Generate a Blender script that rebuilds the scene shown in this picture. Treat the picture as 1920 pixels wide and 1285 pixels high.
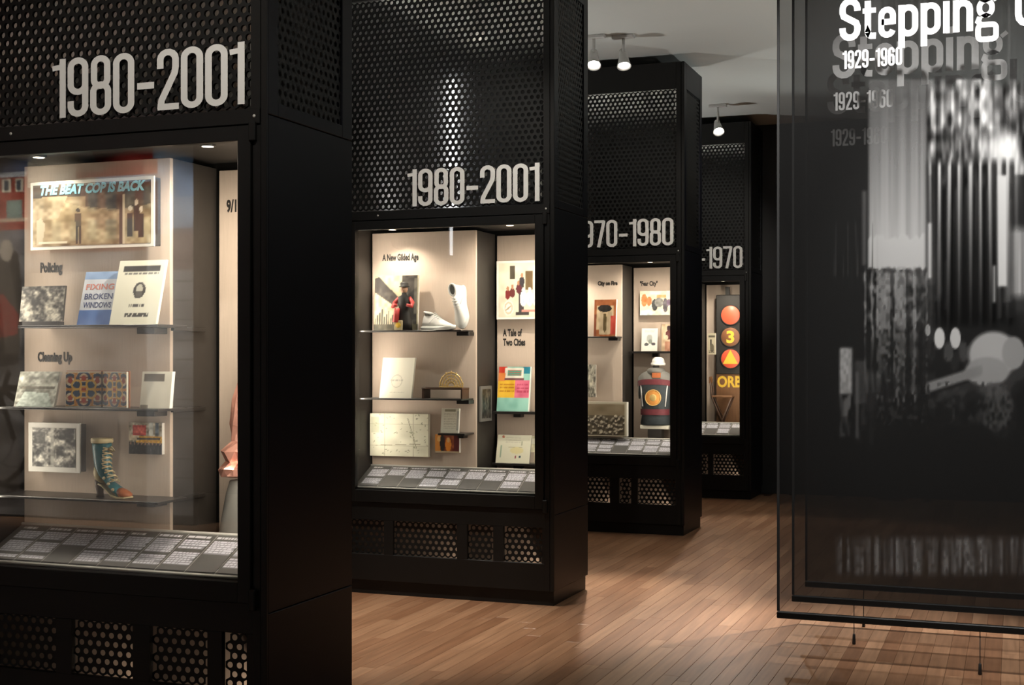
import bpy, bmesh, math, random
import numpy as np
from mathutils import Vector, Matrix

random.seed(7); RNG = np.random.default_rng(11)
for o in list(bpy.data.objects): bpy.data.objects.remove(o)
scene = bpy.context.scene
COL = scene.collection

# ------------------------------------------------------------------ camera
F, CX, HZ = 2502.0, 960.0, 670.0          # focal length in pixels (1920 wide), principal column, horizon row
TH = math.radians(20.6); CT, ST = math.cos(TH), math.sin(TH)
EYE = 1.5
cam = bpy.data.cameras.new('camera'); camo = bpy.data.objects.new('camera', cam); COL.objects.link(camo)
cam.sensor_width = 36.0; cam.lens = F / 1920 * 36.0
cam.shift_y = (HZ - 642.5) / 1920.0
camo.location = (0, 0, EYE); camo.rotation_euler = (math.pi / 2, 0, TH)
cam.clip_end = 100
scene.camera = camo

# ------------------------------------------------------------------ world, exposure
w = bpy.data.worlds.new('world'); scene.world = w; w.use_nodes = True
w.node_tree.nodes['Background'].inputs[0].default_value = (0.5, 0.5, 0.5, 1)
w.node_tree.nodes['Background'].inputs[1].default_value = 0.02
scene.view_settings.view_transform = 'Standard'; scene.view_settings.look = 'None'
scene.view_settings.exposure = 0.0; scene.view_settings.gamma = 1.0
scene.view_settings.use_curve_mapping = False

def at(u, v, y):
    """photo pixel -> world point on the vertical plane at depth y"""
    r = (u - CX) / F
    x = y * (r * CT - ST) / (CT + r * ST)
    f = -x * ST + y * CT
    return Vector((x, y, EYE + (HZ - v) / F * f))

# ------------------------------------------------------------------ materials
def lin(c):
    return tuple(((x / 12.92) if x <= 0.04045 else ((x + 0.055) / 1.055) ** 2.4) for x in c)
MATS = {}
def mat(name, col, rough=0.5, metal=0.0, var=0.0, scale=30.0, bump=0.0, spec=0.5, coat=0.0, stretch=None, emit=0.0):
    m = bpy.data.materials.new(name); m.use_nodes = True; MATS[name] = m
    nt = m.node_tree; b = nt.nodes['Principled BSDF']
    b.inputs['Base Color'].default_value = (*col, 1); b.inputs['Roughness'].default_value = rough
    b.inputs['Metallic'].default_value = metal; b.inputs['Specular IOR Level'].default_value = spec
    b.inputs['Coat Weight'].default_value = coat
    if emit:
        b.inputs['Emission Color'].default_value = (*col, 1); b.inputs['Emission Strength'].default_value = emit
    if var or bump:
        tc = nt.nodes.new('ShaderNodeNewGeometry'); mp = nt.nodes.new('ShaderNodeMapping')
        nt.links.new(tc.outputs['Position'], mp.inputs['Vector'])
        if stretch: mp.inputs['Scale'].default_value = stretch
        n = nt.nodes.new('ShaderNodeTexNoise'); n.inputs['Scale'].default_value = scale; n.inputs['Detail'].default_value = 4
        nt.links.new(mp.outputs['Vector'], n.inputs['Vector'])
        if var:
            mx = nt.nodes.new('ShaderNodeMix'); mx.data_type = 'RGBA'
            mx.inputs['A'].default_value = (*[c * (1 - var) for c in col], 1)
            mx.inputs['B'].default_value = (*[min(1, c * (1 + var)) for c in col], 1)
            nt.links.new(n.outputs['Fac'], mx.inputs['Factor']); nt.links.new(mx.outputs['Result'], b.inputs['Base Color'])
        if bump:
            bp = nt.nodes.new('ShaderNodeBump'); bp.inputs['Strength'].default_value = bump; bp.inputs['Distance'].default_value = 0.004
            nt.links.new(n.outputs['Fac'], bp.inputs['Height']); nt.links.new(bp.outputs['Normal'], b.inputs['Normal'])
    return m

M = MATS
mat('black_metal', (0.0085, 0.0082, 0.0075), 0.45, var=0.2, scale=8, spec=0.3)
mat('perforated_black', (0.008, 0.008, 0.0075), 0.5, var=0.2, scale=8, spec=0.3)
mat('navy_black', (0.0030, 0.0032, 0.0062), 0.42, var=0.15, scale=3, spec=0.22)
mat('dark_interior', (0.035, 0.030, 0.026), 0.6, var=0.2, scale=20)
mat('beige_board', (0.56, 0.455, 0.37), 0.75, var=0.10, scale=40, bump=0.12, stretch=(6, 1, 0.25))
mat('reflector', (0.78, 0.78, 0.75), 0.10, metal=1.0, var=0.05, scale=5)
mat('vinyl_white', (0.74, 0.74, 0.71), 0.6, var=0.03, scale=10)
mat('ink_black', (0.02, 0.018, 0.016), 0.6, var=0.1)
mat('label_plate', (0.13, 0.128, 0.122), 0.35, var=0.1, scale=15)
mat('label_edge', (0.55, 0.54, 0.50), 0.4, var=0.05)
mat('shelf_black', (0.018, 0.016, 0.015), 0.3, var=0.2, scale=10)
mat('paper_white', (0.78, 0.76, 0.70), 0.7, var=0.04, scale=30)
mat('cream_paper', (0.72, 0.69, 0.58), 0.7, var=0.05, scale=30)
mat('ceiling_paint', (0.70, 0.73, 0.70), 0.85, var=0.03, scale=1.5)
mat('dark_wall', (0.020, 0.020, 0.021), 0.7, var=0.2, scale=2)
mat('alcove_wall', (0.16, 0.16, 0.165), 0.6, var=0.1, scale=2)
mat('base_board', (0.55, 0.42, 0.32), 0.7, var=0.08, scale=6)
mat('lamp_body', (0.60, 0.60, 0.58), 0.4, var=0.03)
mat('white_leather', (0.74, 0.73, 0.69), 0.45, var=0.05, scale=30, bump=0.1)
mat('rubber_white', (0.66, 0.66, 0.63), 0.6, var=0.04)
mat('gold', (0.66, 0.47, 0.18), 0.35, metal=0.35, var=0.2, scale=60)
mat('teal_leather', (0.035, 0.16, 0.19), 0.35, var=0.4, scale=40, bump=0.2)
mat('cream_leather', (0.66, 0.55, 0.32), 0.5, var=0.15, scale=40)
mat('rust_leather', (0.42, 0.13, 0.05), 0.4, var=0.3, scale=60)
mat('dark_brown', (0.07, 0.035, 0.02), 0.45, var=0.3, scale=30)
mat('red_paint', (0.45, 0.04, 0.035), 0.5, var=0.2, scale=40)
mat('skin_paint', (0.48, 0.28, 0.18), 0.5, var=0.05)
mat('signal_red', (0.86, 0.12, 0.06), 0.4, var=0.06, scale=15)
mat('signal_yellow', (0.85, 0.55, 0.06), 0.5, var=0.08, scale=15)
mat('signal_brown', (0.24, 0.10, 0.045), 0.5, var=0.15, scale=15)
mat('old_wood', (0.20, 0.095, 0.04), 0.6, var=0.4, scale=6, stretch=(8, 8, 1))
mat('denim', (0.035, 0.045, 0.05), 0.8, var=0.4, scale=60, bump=0.3)
mat('orange_patch', (0.62, 0.27, 0.06), 0.7, var=0.3, scale=50)
mat('maroon_patch', (0.13, 0.022, 0.03), 0.7, var=0.3, scale=60)
mat('grey_cloth', (0.17, 0.165, 0.15), 0.8, var=0.15, scale=12)
mat('pink_foil', (0.72, 0.36, 0.28), 0.16, metal=0.5, var=0.4, scale=25, bump=0.6)
mat('hem_cloth', (.018,.018,.018), .8, var=.2, scale=40)
mat('cable_black', (0.01, 0.01, 0.01), 0.5, var=0.1)
mat('fire_white', (1.0, 0.93, 0.82), 0.5, var=0.0, emit=60.0)
mat('strip_glow', (0.95, 0.97, 1.0), 0.5, emit=9.0)
mat('puck_glow', (1.0, 0.85, 0.66), 0.5, emit=6.0)

def glass_mat():
    m = bpy.data.materials.new('case_glass'); m.use_nodes = True; nt = m.node_tree
    nt.nodes.clear()
    out = nt.nodes.new('ShaderNodeOutputMaterial'); mix = nt.nodes.new('ShaderNodeMixShader')
    tr = nt.nodes.new('ShaderNodeBsdfTransparent'); gl = nt.nodes.new('ShaderNodeBsdfGlossy'); fr = nt.nodes.new('ShaderNodeFresnel')
    tr.inputs[0].default_value = (0.97, 0.98, 0.97, 1); gl.inputs['Roughness'].default_value = 0.0; ge = nt.nodes.new('ShaderNodeNewGeometry'); mr = nt.nodes.new('ShaderNodeMapRange')
    mr.inputs['To Min'].default_value = 1.52; mr.inputs['To Max'].default_value = 1/1.52      # same pane from either side
    nt.links.new(ge.outputs['Backfacing'], mr.inputs['Value']); nt.links.new(mr.outputs['Result'], fr.inputs['IOR'])
    nt.links.new(fr.outputs[0], mix.inputs[0]); nt.links.new(tr.outputs[0], mix.inputs[1]); nt.links.new(gl.outputs[0], mix.inputs[2])
    nt.links.new(mix.outputs[0], out.inputs[0]); MATS['case_glass'] = m
glass_mat()

def print_mat(name, rough=0.55):
    m = bpy.data.materials.new(name); m.use_nodes = True; nt = m.node_tree; b = nt.nodes['Principled BSDF']
    a = nt.nodes.new('ShaderNodeAttribute'); a.attribute_name = 'Col'
    nt.links.new(a.outputs['Color'], b.inputs['Base Color']); b.inputs['Roughness'].default_value = rough
    MATS[name] = m
print_mat('print', 0.5); print_mat('mural_print', 0.8)

def scrim_mat():
    """woven mesh: partly open, the printed value sets how much white ink fills it"""
    m = bpy.data.materials.new('scrim'); m.use_nodes = True; nt = m.node_tree; nt.nodes.clear(); N = nt.nodes.new; L = nt.links.new
    out = N('ShaderNodeOutputMaterial'); mix = N('ShaderNodeMixShader'); tr = N('ShaderNodeBsdfTransparent')
    tr.inputs[0].default_value = (1, 1, 1, 1)
    df = N('ShaderNodeBsdfDiffuse'); tl = N('ShaderNodeBsdfTranslucent'); ad = N('ShaderNodeMixShader'); ad.inputs[0].default_value = 0.25
    a = N('ShaderNodeAttribute'); a.attribute_name = 'Col'
    L(a.outputs['Color'], df.inputs['Color']); L(a.outputs['Color'], tl.inputs['Color'])
    L(df.outputs[0], ad.inputs[1]); L(tl.outputs[0], ad.inputs[2])
    mp = N('ShaderNodeMath'); mp.operation = 'MULTIPLY_ADD'; mp.inputs[1].default_value = 0.44; mp.inputs[2].default_value = 0.52; mp.use_clamp = True
    L(a.outputs['Fac'], mp.inputs[0]); L(mp.outputs[0], mix.inputs[0])
    L(tr.outputs[0], mix.inputs[1]); L(ad.outputs[0], mix.inputs[2]); L(mix.outputs[0], out.inputs[0]); MATS['scrim'] = m
scrim_mat()

def floor_mat(name, islands):
    m = bpy.data.materials.new(name); m.use_nodes = True; nt = m.node_tree; b = nt.nodes['Principled BSDF']; N = nt.nodes.new; L = nt.links.new
    g = N('ShaderNodeNewGeometry')
    if islands: rnd = g.outputs['Random Per Island']
    else: rnd = N('ShaderNodeObjectInfo').outputs['Random']
    mp = N('ShaderNodeMapping'); mp.inputs['Scale'].default_value = (26, 1.6, 1); L(g.outputs['Position'], mp.inputs['Vector'])
    no = N('ShaderNodeTexNoise'); no.noise_dimensions = '4D'; no.inputs['Scale'].default_value = 1.6; no.inputs['Detail'].default_value = 6
    mu = N('ShaderNodeMath'); mu.operation = 'MULTIPLY'; mu.inputs[1].default_value = 40; L(rnd, mu.inputs[0])
    L(mp.outputs['Vector'], no.inputs['Vector']); L(mu.outputs[0], no.inputs['W'])
    r1 = N('ShaderNodeValToRGB'); e = r1.color_ramp.elements
    e[0].position = 0.0; e[0].color = (0.30, 0.150, 0.080, 1); e[1].position = 1.0; e[1].color = (0.46, 0.265, 0.155, 1)
    L(rnd, r1.inputs[0])
    mx = N('ShaderNodeMix'); mx.data_type = 'RGBA'; mx.blend_type = 'MULTIPLY'; mx.inputs['Factor'].default_value = 1.0
    r2 = N('ShaderNodeValToRGB'); e = r2.color_ramp.elements
    e[0].position = 0.3; e[0].color = (0.66, 0.62, 0.58, 1); e[1].position = 0.7; e[1].color = (1.05, 1.02, 1.0, 1)
    L(no.outputs['Fac'], r2.inputs[0]); L(r1.outputs[0], mx.inputs['A']); L(r2.outputs[0], mx.inputs['B']); L(mx.outputs['Result'], b.inputs['Base Color'])
    b.inputs['Roughness'].default_value = 0.30; b.inputs['Specular IOR Level'].default_value = 0.5
    MATS[name] = m
floor_mat('plank_wood', False); floor_mat('far_plank_wood', True)

# ------------------------------------------------------------------ mesh helpers
def wloc(p):
    v = Vector((0, 0, 0))
    while p is not None: v += p.location; p = p.parent
    return v
def obj(name, verts, faces, m, parent=None, smooth=False):
    """vertices in world space; the object is made local to its parent"""
    o_ = wloc(parent)
    me = bpy.data.meshes.new(name)
    me.from_pydata([tuple(Vector(v) - o_) for v in verts], [], faces); me.update()
    o = bpy.data.objects.new(name, me); COL.objects.link(o)
    if m: me.materials.append(M[m])
    if smooth:
        for p in me.polygons: p.use_smooth = True
    if parent: o.parent = parent
    return o
def thing(name, label, cat, loc, group=None):
    o = bpy.data.objects.new(name, None); COL.objects.link(o); o.location = loc; o.empty_display_size = 0.05
    o['label'] = label; o['category'] = cat
    if group: o['group'] = group
    return o
def tag(o, label, cat, group=None):
    o['label'] = label; o['category'] = cat
    if group: o['group'] = group
    return o
def struct(o): o['kind'] = 'structure'; return o
def boxvf(x0, x1, y0, y1, z0, z1):
    v = [(x0,y0,z0),(x1,y0,z0),(x1,y1,z0),(x0,y1,z0),(x0,y0,z1),(x1,y0,z1),(x1,y1,z1),(x0,y1,z1)]
    return v, [(0,3,2,1),(4,5,6,7),(0,1,5,4),(1,2,6,5),(2,3,7,6),(3,0,4,7)]
def bevel(o, wd, seg=1):
    bm = bmesh.new(); bm.from_mesh(o.data)
    bmesh.ops.bevel(bm, geom=list(bm.edges), offset=wd, segments=seg, affect='EDGES', profile=0.5)
    bm.to_mesh(o.data); bm.free(); return o
def box(name, x0, x1, y0, y1, z0, z1, m, parent=None, bev=0.0):
    x0, x1 = min(x0,x1), max(x0,x1); y0, y1 = min(y0,y1), max(y0,y1); z0, z1 = min(z0,z1), max(z0,z1)
    v, f = boxvf(x0, x1, y0, y1, z0, z1); o = obj(name, v, f, m, parent)
    if bev: bevel(o, min(bev, 0.3 * min(x1-x0, y1-y0, z1-z0)))
    return o
def hexa(name, bl, br, tr, tl, back, m, parent=None, bev=0.0):
    """slab: front quad bl br tr tl, extruded by the vector back"""
    q = [Vector(p) for p in (bl, br, tr, tl)]; k = [p + Vector(back) for p in q]
    o = obj(name, q + k, [(0,1,2,3),(7,6,5,4),(0,4,5,1),(1,5,6,2),(2,6,7,3),(3,7,4,0)], m, parent)
    if bev: bevel(o, bev)
    return o
def tube(name, pts, r, m, parent=None, n=8, closed=False, cap=True):
    pts = [Vector(p) for p in pts]; N = len(pts); rs = r if isinstance(r, (list, tuple)) else [r] * N
    V, Fc = [], []
    up = None
    for i, p in enumerate(pts):
        a = pts[(i+1) % N] if (closed or i < N-1) else p; b = pts[i-1] if (closed or i > 0) else p
        t = (a - b).normalized()
        if up is None: up = Vector((0,0,1)) if abs(t.z) < 0.9 else Vector((1,0,0))
        s = t.cross(up).normalized(); up2 = s.cross(t).normalized(); up = up2
        for k in range(n):
            an = 2*math.pi*k/n; V.append(p + (s*math.cos(an) + up2*math.sin(an)) * rs[i])
    for i in range(N if closed else N-1):
        for k in range(n):
            j = (i+1) % N; Fc.append((i*n+k, i*n+(k+1)%n, j*n+(k+1)%n, j*n+k))
    if not closed and cap: Fc += [tuple(range(n-1,-1,-1)), tuple((N-1)*n+k for k in range(n))]
    return obj(name, V, Fc, m, parent, True)
def loft(name, rings, m, parent=None, cap=True, smooth=True):
    n = len(rings[0]); V = [p for r in rings for p in r]; Fc = []
    for i in range(len(rings)-1):
        for k in range(n): Fc.append((i*n+k, i*n+(k+1)%n, (i+1)*n+(k+1)%n, (i+1)*n+k))
    if cap: Fc += [tuple(range(n-1,-1,-1)), tuple((len(rings)-1)*n+k for k in range(n))]
    return obj(name, V, Fc, m, parent, smooth)
def lathe(name, c, prof, m, parent=None, n=20, axis='z'):
    rings = []
    for r, h in prof:
        ring = []
        for k in range(n):
            a = 2*math.pi*k/n; p, q = r*math.cos(a), r*math.sin(a)
            ring.append(Vector(c) + (Vector((p,q,h)) if axis == 'z' else Vector((p,h,-q)) if axis == 'y' else Vector((h,p,q))))
        rings.append(ring)
    return loft(name, rings, m, parent)
def disc(name, c, r, th, m, parent=None, n=28):
    """disc facing -y"""
    return lathe(name, c, [(r*0.93, 0), (r, th*0.35), (r, th)], m, parent, n, axis='y')

# perforated sheet in the plane spanned by ex, ez from corner o
def perforated(name, o, ex, ez, W, H, pitch, rad, m, parent):
    o = Vector(o); ex = Vector(ex); ez = Vector(ez); V = []; Fc = []
    rh = pitch * math.sqrt(3) / 2; nr = int(H / rh); ncol = int(W / pitch)
    ox = (W - (ncol - 0.5) * pitch) / 2; oz = (H - (nr - 1) * rh) / 2
    a = pitch / 2; R = pitch / math.sqrt(3)
    S = 12
    hexo = []
    for k in range(S):
        an = math.pi / 6 + k * math.pi / 6 * (12 / S)
        rr = R if k % 2 == 0 else a
        hexo.append((rr*math.cos(an), rr*math.sin(an)))
    inn = [(rad*math.cos(math.pi/6 + k*math.pi/6), rad*math.sin(math.pi/6 + k*math.pi/6)) for k in range(S)]
    for j in range(nr):
        for i in range(ncol):
            cx = ox + i*pitch + (pitch/2 if j % 2 else 0); cz = oz + j*rh
            b = len(V)
            for (p, q) in hexo: V.append(o + ex*min(W, max(0, cx+p)) + ez*min(H, max(0, cz+q)))
            for (p, q) in inn: V.append(o + ex*(cx+p) + ez*(cz+q))
            for k in range(S): Fc.append((b+k, b+(k+1)%S, b+S+(k+1)%S, b+S+k))
    return obj(name, V, Fc, m, parent)

# ------------------------------------------------------------------ painting flat prints
def vnoise(h, w_, sc_y, sc_x, seed=0):
    r = np.random.default_rng(seed); gy, gx = max(2, int(sc_y)+2), max(2, int(sc_x)+2); g = r.random((gy, gx))
    y = np.linspace(0, gy-1.001, h); x = np.linspace(0, gx-1.001, w_); y0 = y.astype(int); x0 = x.astype(int)
    fy = (y-y0)[:,None]; fx = (x-x0)[None,:]; fy = fy*fy*(3-2*fy); fx = fx*fx*(3-2*fx)
    return (g[y0][:,x0]*(1-fy)*(1-fx) + g[y0+1][:,x0]*fy*(1-fx) + g[y0][:,x0+1]*(1-fy)*fx + g[y0+1][:,x0+1]*fy*fx)
class Canvas:
    """V=0 is the bottom row; colours are sRGB 0..1"""
    def __init__(s, w_, h, c=(1,1,1)):
        s.w, s.h = w_, h; s.a = np.ones((h, w_, 3)) * np.array(c)
        s.U, s.V = np.meshgrid(np.linspace(0,1,w_), np.linspace(0,1,h))
    def put(s, mask, c, al=1.0):
        k = (mask * al)[..., None]; s.a = s.a*(1-k) + np.array(c)*k; return s
    def rect(s, u0, v0, u1, v1, c, al=1.0): return s.put(((s.U>=u0)&(s.U<=u1)&(s.V>=v0)&(s.V<=v1)).astype(float), c, al)
    def ell(s, u, v, ru, rv, c, al=1.0): return s.put((((s.U-u)/ru)**2+((s.V-v)/rv)**2 <= 1).astype(float), c, al)
    def ring(s, u, v, ru, rv, t, c, al=1.0):
        d = np.sqrt(((s.U-u)/ru)**2+((s.V-v)/rv)**2); return s.put((abs(d-1) < t).astype(float), c, al)
    def poly(s, pts, c, al=1.0):
        ins = np.zeros((s.h, s.w), bool); n = len(pts)
        for i in range(n):
            (x0,y0),(x1,y1) = pts[i], pts[(i+1)%n]
            if y0 == y1: continue
            cond = ((y0 > s.V) != (y1 > s.V)) & (s.U < (x1-x0)*(s.V-y0)/(y1-y0)+x0); ins ^= cond
        return s.put(ins.astype(float), c, al)
    def line(s, u0, v0, u1, v1, t, c, al=1.0, asp=1.0):
        dx, dy = u1-u0, (v1-v0)*asp; L2 = dx*dx+dy*dy+1e-9
        k = np.clip(((s.U-u0)*dx+(s.V-v0)*asp*dy)/L2, 0, 1); d = np.hypot(s.U-u0-k*dx, (s.V-v0)*asp-k*dy)
        return s.put((d < t).astype(float), c, al)
    def noise(s, sy, sx, amp, seed=0, mask=None):
        n = (vnoise(s.h, s.w, sy, sx, seed)-0.5)*2*amp
        if mask is not None: n = n*mask
        s.a = np.clip(s.a + n[...,None], 0, 1); return s
    def region(s, u0, v0, u1, v1): return ((s.U>=u0)&(s.U<=u1)&(s.V>=v0)&(s.V<=v1)).astype(float)
    def lines(s, u0, v0, u1, v1, rows, c, seed=0, fill=0.55):
        """rows of running text as short dashes"""
        r = np.random.default_rng(seed); dv = (v1-v0)/rows
        for k in range(rows):
            top = v1-k*dv; u = u0; end = u1 - (r.random()*0.25*(u1-u0) if k % 4 == 3 else 0)
            while u < end:
                L = (0.06+0.12*r.random())*(u1-u0); s.rect(u, top-dv*fill, min(end, u+L), top, c, 0.9); u += L+0.03*(u1-u0)
        return s
def painted(name, bl, br, tr, tl, cv, parent, m='print'):
    bl, br, tr, tl = (np.array(p, float) for p in (bl, br, tr, tl)); o_ = np.array(wloc(parent))
    h, w_ = cv.h, cv.w; U, V = cv.U[...,None], cv.V[...,None]
    P = (bl*(1-U)*(1-V) + br*U*(1-V) + tr*U*V + tl*(1-U)*V - o_).reshape(-1, 3)
    idx = np.arange(h*w_).reshape(h, w_)
    Fq = np.stack([idx[:-1,:-1], idx[:-1,1:], idx[1:,1:], idx[1:,:-1]], -1).reshape(-1, 4)
    me = bpy.data.meshes.new(name); me.from_pydata(P.tolist(), [], Fq.tolist()); me.update()
    at_ = me.color_attributes.new('Col', 'FLOAT_COLOR', 'POINT')
    c = np.clip(cv.a, 0, 1); L = np.where(c <= 0.04045, c/12.92, ((c+0.055)/1.055)**2.4)
    rgba = np.concatenate([L, np.ones((h, w_, 1))], -1).astype(np.float32).ravel(); at_.data.foreach_set('color', rgba)
    o = bpy.data.objects.new(name, me); COL.objects.link(o); me.materials.append(M[m])
    if parent: o.parent = parent
    return o

# ------------------------------------------------------------------ lettering
def lettering(name, s, x0, z0, x1, z1, y, m, parent, shear=0.0, bold=0.0, lean=0.0, th=0.0008):
    """font text squeezed into the rectangle x0..x1, z0..z1 on the plane y (facing -y); lean tips the plane back"""
    cu = bpy.data.curves.new('t', 'FONT'); cu.body = s; cu.resolution_u = 3; cu.offset = bold; cu.extrude = 0
    to = bpy.data.objects.new('t', cu); COL.objects.link(to); bpy.context.view_layer.update()
    me = bpy.data.meshes.new_from_object(to); bpy.data.objects.remove(to)
    co = np.array([v.co[:] for v in me.vertices]); mn, mxx = co.min(0), co.max(0)
    ln = s.count('\n'); o_ = wloc(parent)
    for v in me.vertices:
        a = (v.co.x-mn[0])/(mxx[0]-mn[0]); b = (v.co.y-mn[1])/(mxx[1]-mn[1])
        z = z0+(z1-z0)*b
        v.co = Vector((x0+(x1-x0)*a + shear*(z1-z0)*b, y + lean*b, z)) - o_
    me.name = name; me.materials.clear(); me.materials.append(M[m])
    o = bpy.data.objects.new(name, me); COL.objects.link(o); o.parent = parent
    return o
def arc(cx, cy, r, a0, a1, n=7, ry=None):
    ry = r if ry is None else ry
    return [(cx+r*math.cos(math.radians(a0+(a1-a0)*k/n)), cy+ry*math.sin(math.radians(a0+(a1-a0)*k/n))) for k in range(n+1)]
def rr(x0, y0, x1, y1, r):
    return arc(x1-r,y1-r,r,0,90)+arc(x0+r,y1-r,r,90,180)+arc(x0+r,y0+r,r,180,270)+arc(x1-r,y0+r,r,270,360)
def glyph(ch, t):
    """-> width, list of (polyline, closed, width factor), unit cap height"""
    h = t/2
    if ch in '0289673':
        w_ = 0.345; a = w_/2-h
        if ch == '0': return w_, [(rr(h,h,w_-h,1-h,a), True, 1)]
        if ch == '8': return w_, [(rr(h+.012,.5-h*.2,w_-h-.012,1-h,a-.012), True, 1), (rr(h,h,w_-h,.5+h*.2,a), True, 1)]
        nine = [(rr(h,.42,w_-h,1-h,a), True, 1), ([(w_-h,.75),(w_-h,h+a)]+arc(w_/2,h+a,a,0,-180)+[(h,.27)], False, 1)]
        if ch == '9': return w_, nine
        if ch == '6': return w_, [([(w_-x,1-y) for x,y in p], c, f) for p, c, f in nine]
        if ch == '2': return w_, [([(h,.68)]+arc(w_/2,1-h-a,a,180,0)+[(w_-h,.70),(w_-h-.015,.60),(h+.02,.16),(h+.004,.02)], False, 1), ([(h*.2,h),(w_,h)], False, 1)]
        if ch == '7': return w_, [([(0,1-h),(w_-h*.6,1-h)], False, 1), ([(w_-h,1-h*.4),(w_-h,.90),(w_*.40,0)], False, 1)]
        if ch == '3': return w_, [([(h,.75)]+arc(w_/2,1-h-a,a,180,-60)+[(w_*.45,.52)], False, 1), ([(w_*.45,.52)]+arc(w_/2,h+a,a,60,-180)+[(h,.27)], False, 1)]
    if ch == '1': return 0.225, [([(.225-h,0),(.225-h,1)], False, 1), ([(0,.845),(.225-h,.865)], False, .85)]
    if ch == '-': return 0.30, [([(0.015,.425),(.285,.425)], False, 1.05)]
    xh = 0.73
    if ch == 'S':
        w_ = .50; r = w_/2-h
        return w_, [([(w_-h,.69)]+arc(w_/2,1-h-r,r,0,180)+[(h,.67),(h+.03,.58),(w_-h-.03,.41),(w_-h,.33)]+arc(w_/2,h+r,r,0,-180)+[(h,.31)], False, 1)]
    if ch == 't': return .31, [([(.12,.90),(.12,.17)]+arc(.23,h+.11,.11,180,250)+[(.31,h)], False, 1), ([(0,xh-h*.8),(.31,xh-h*.8)], False, .8)]
    if ch == 'e':
        w_ = .42; r = w_/2-h
        return w_, [([(h,.375),(w_-h,.375),(w_-h,xh-h-r)]+arc(w_/2,xh-h-r,r,0,180)+[(h,h+r)]+arc(w_/2,h+r,r,180,345), False, .92)]
    if ch == 'p':
        w_ = .46; r = w_/2-h; return w_, [([(h,-.26),(h,xh)], False, 1), (rr(h,h*.9,w_-h,xh-h*.9,r), True, .95)]
    if ch == 'i': return .17, [([(h,0),(h,xh)], False, 1), ([(h,.81),(h,.96)], False, 1)]
    if ch == 'n':
        w_ = .45; r = w_/2-h; return w_, [([(h,0),(h,xh)], False, 1), ([(w_-h,0),(w_-h,xh-h-r)]+arc(w_/2,xh-h-r,r,0,180), False, 1)]
    if ch == 'g':
        w_ = .52; q = h*.82
        return w_, [(rr(.03+q,.27+q,w_-.09-q,xh-q,.15), True, .82), (rr(q,-.27+q,w_-q,.10-q+.08,.09), True, .82),
                    ([(.10,.30),(.06,.20),(.12,.13)], False, .8), ([(w_-.12,xh-q*1.2),(w_,xh+.02)], False, .6)]
    if ch == 'U':
        w_ = .57; r = w_/2-h; return w_, [([(h,1),(h,h+r)]+arc(w_/2,h+r,r,180,360)+[(w_-h,1)], False, 1)]
    return 0.25, []
def stroke_text(name, s, x0, z0, capH, y, t, gap, m, parent, xs=1.0, width=None):
    V, Fc = [], []
    tot = sum(glyph(c, t)[0] for c in s) + gap*(len(s)-1)
    if width: xs = width/(tot*capH)
    pen = 0.0; lay = 0
    for ch in s:
        w_, paths = glyph(ch, t)
        for pts, closed, fct in paths:
            P = [Vector((p[0], p[1])) for p in pts]; Q = []
            for p in P:
                if not Q or (p-Q[-1]).length > 1e-4: Q.append(p)
            if closed and (Q[0]-Q[-1]).length < 1e-4: Q.pop()
            n = len(Q); hw = t/2*fct; b = len(V)
            for i in range(n):
                pa = Q[i-1] if (closed or i > 0) else None; pb = Q[(i+1)%n] if (closed or i < n-1) else None
                d1 = (Q[i]-pa).normalized() if pa is not None else None; d2 = (pb-Q[i]).normalized() if pb is not None else None
                if d1 is None: d1 = d2
                if d2 is None: d2 = d1
                n1 = Vector((-d1.y, d1.x)); n2 = Vector((-d2.y, d2.x)); nn = n1+n2
                nn = nn.normalized() if nn.length > 1e-6 else n1
                k = hw/max(0.45, nn.dot(n1))
                for sg in (1, -1):
                    q = Q[i]+nn*k*sg
                    V.append((x0+(pen+q.x)*capH*xs, y - lay*2e-5, z0+q.y*capH))
            for i in range(n if closed else n-1):
                j = (i+1)%n; Fc.append((b+2*i, b+2*i+1, b+2*j+1, b+2*j))
            lay += 1
        pen += w_+gap
    return obj(name, V, Fc, m, parent)

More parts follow.
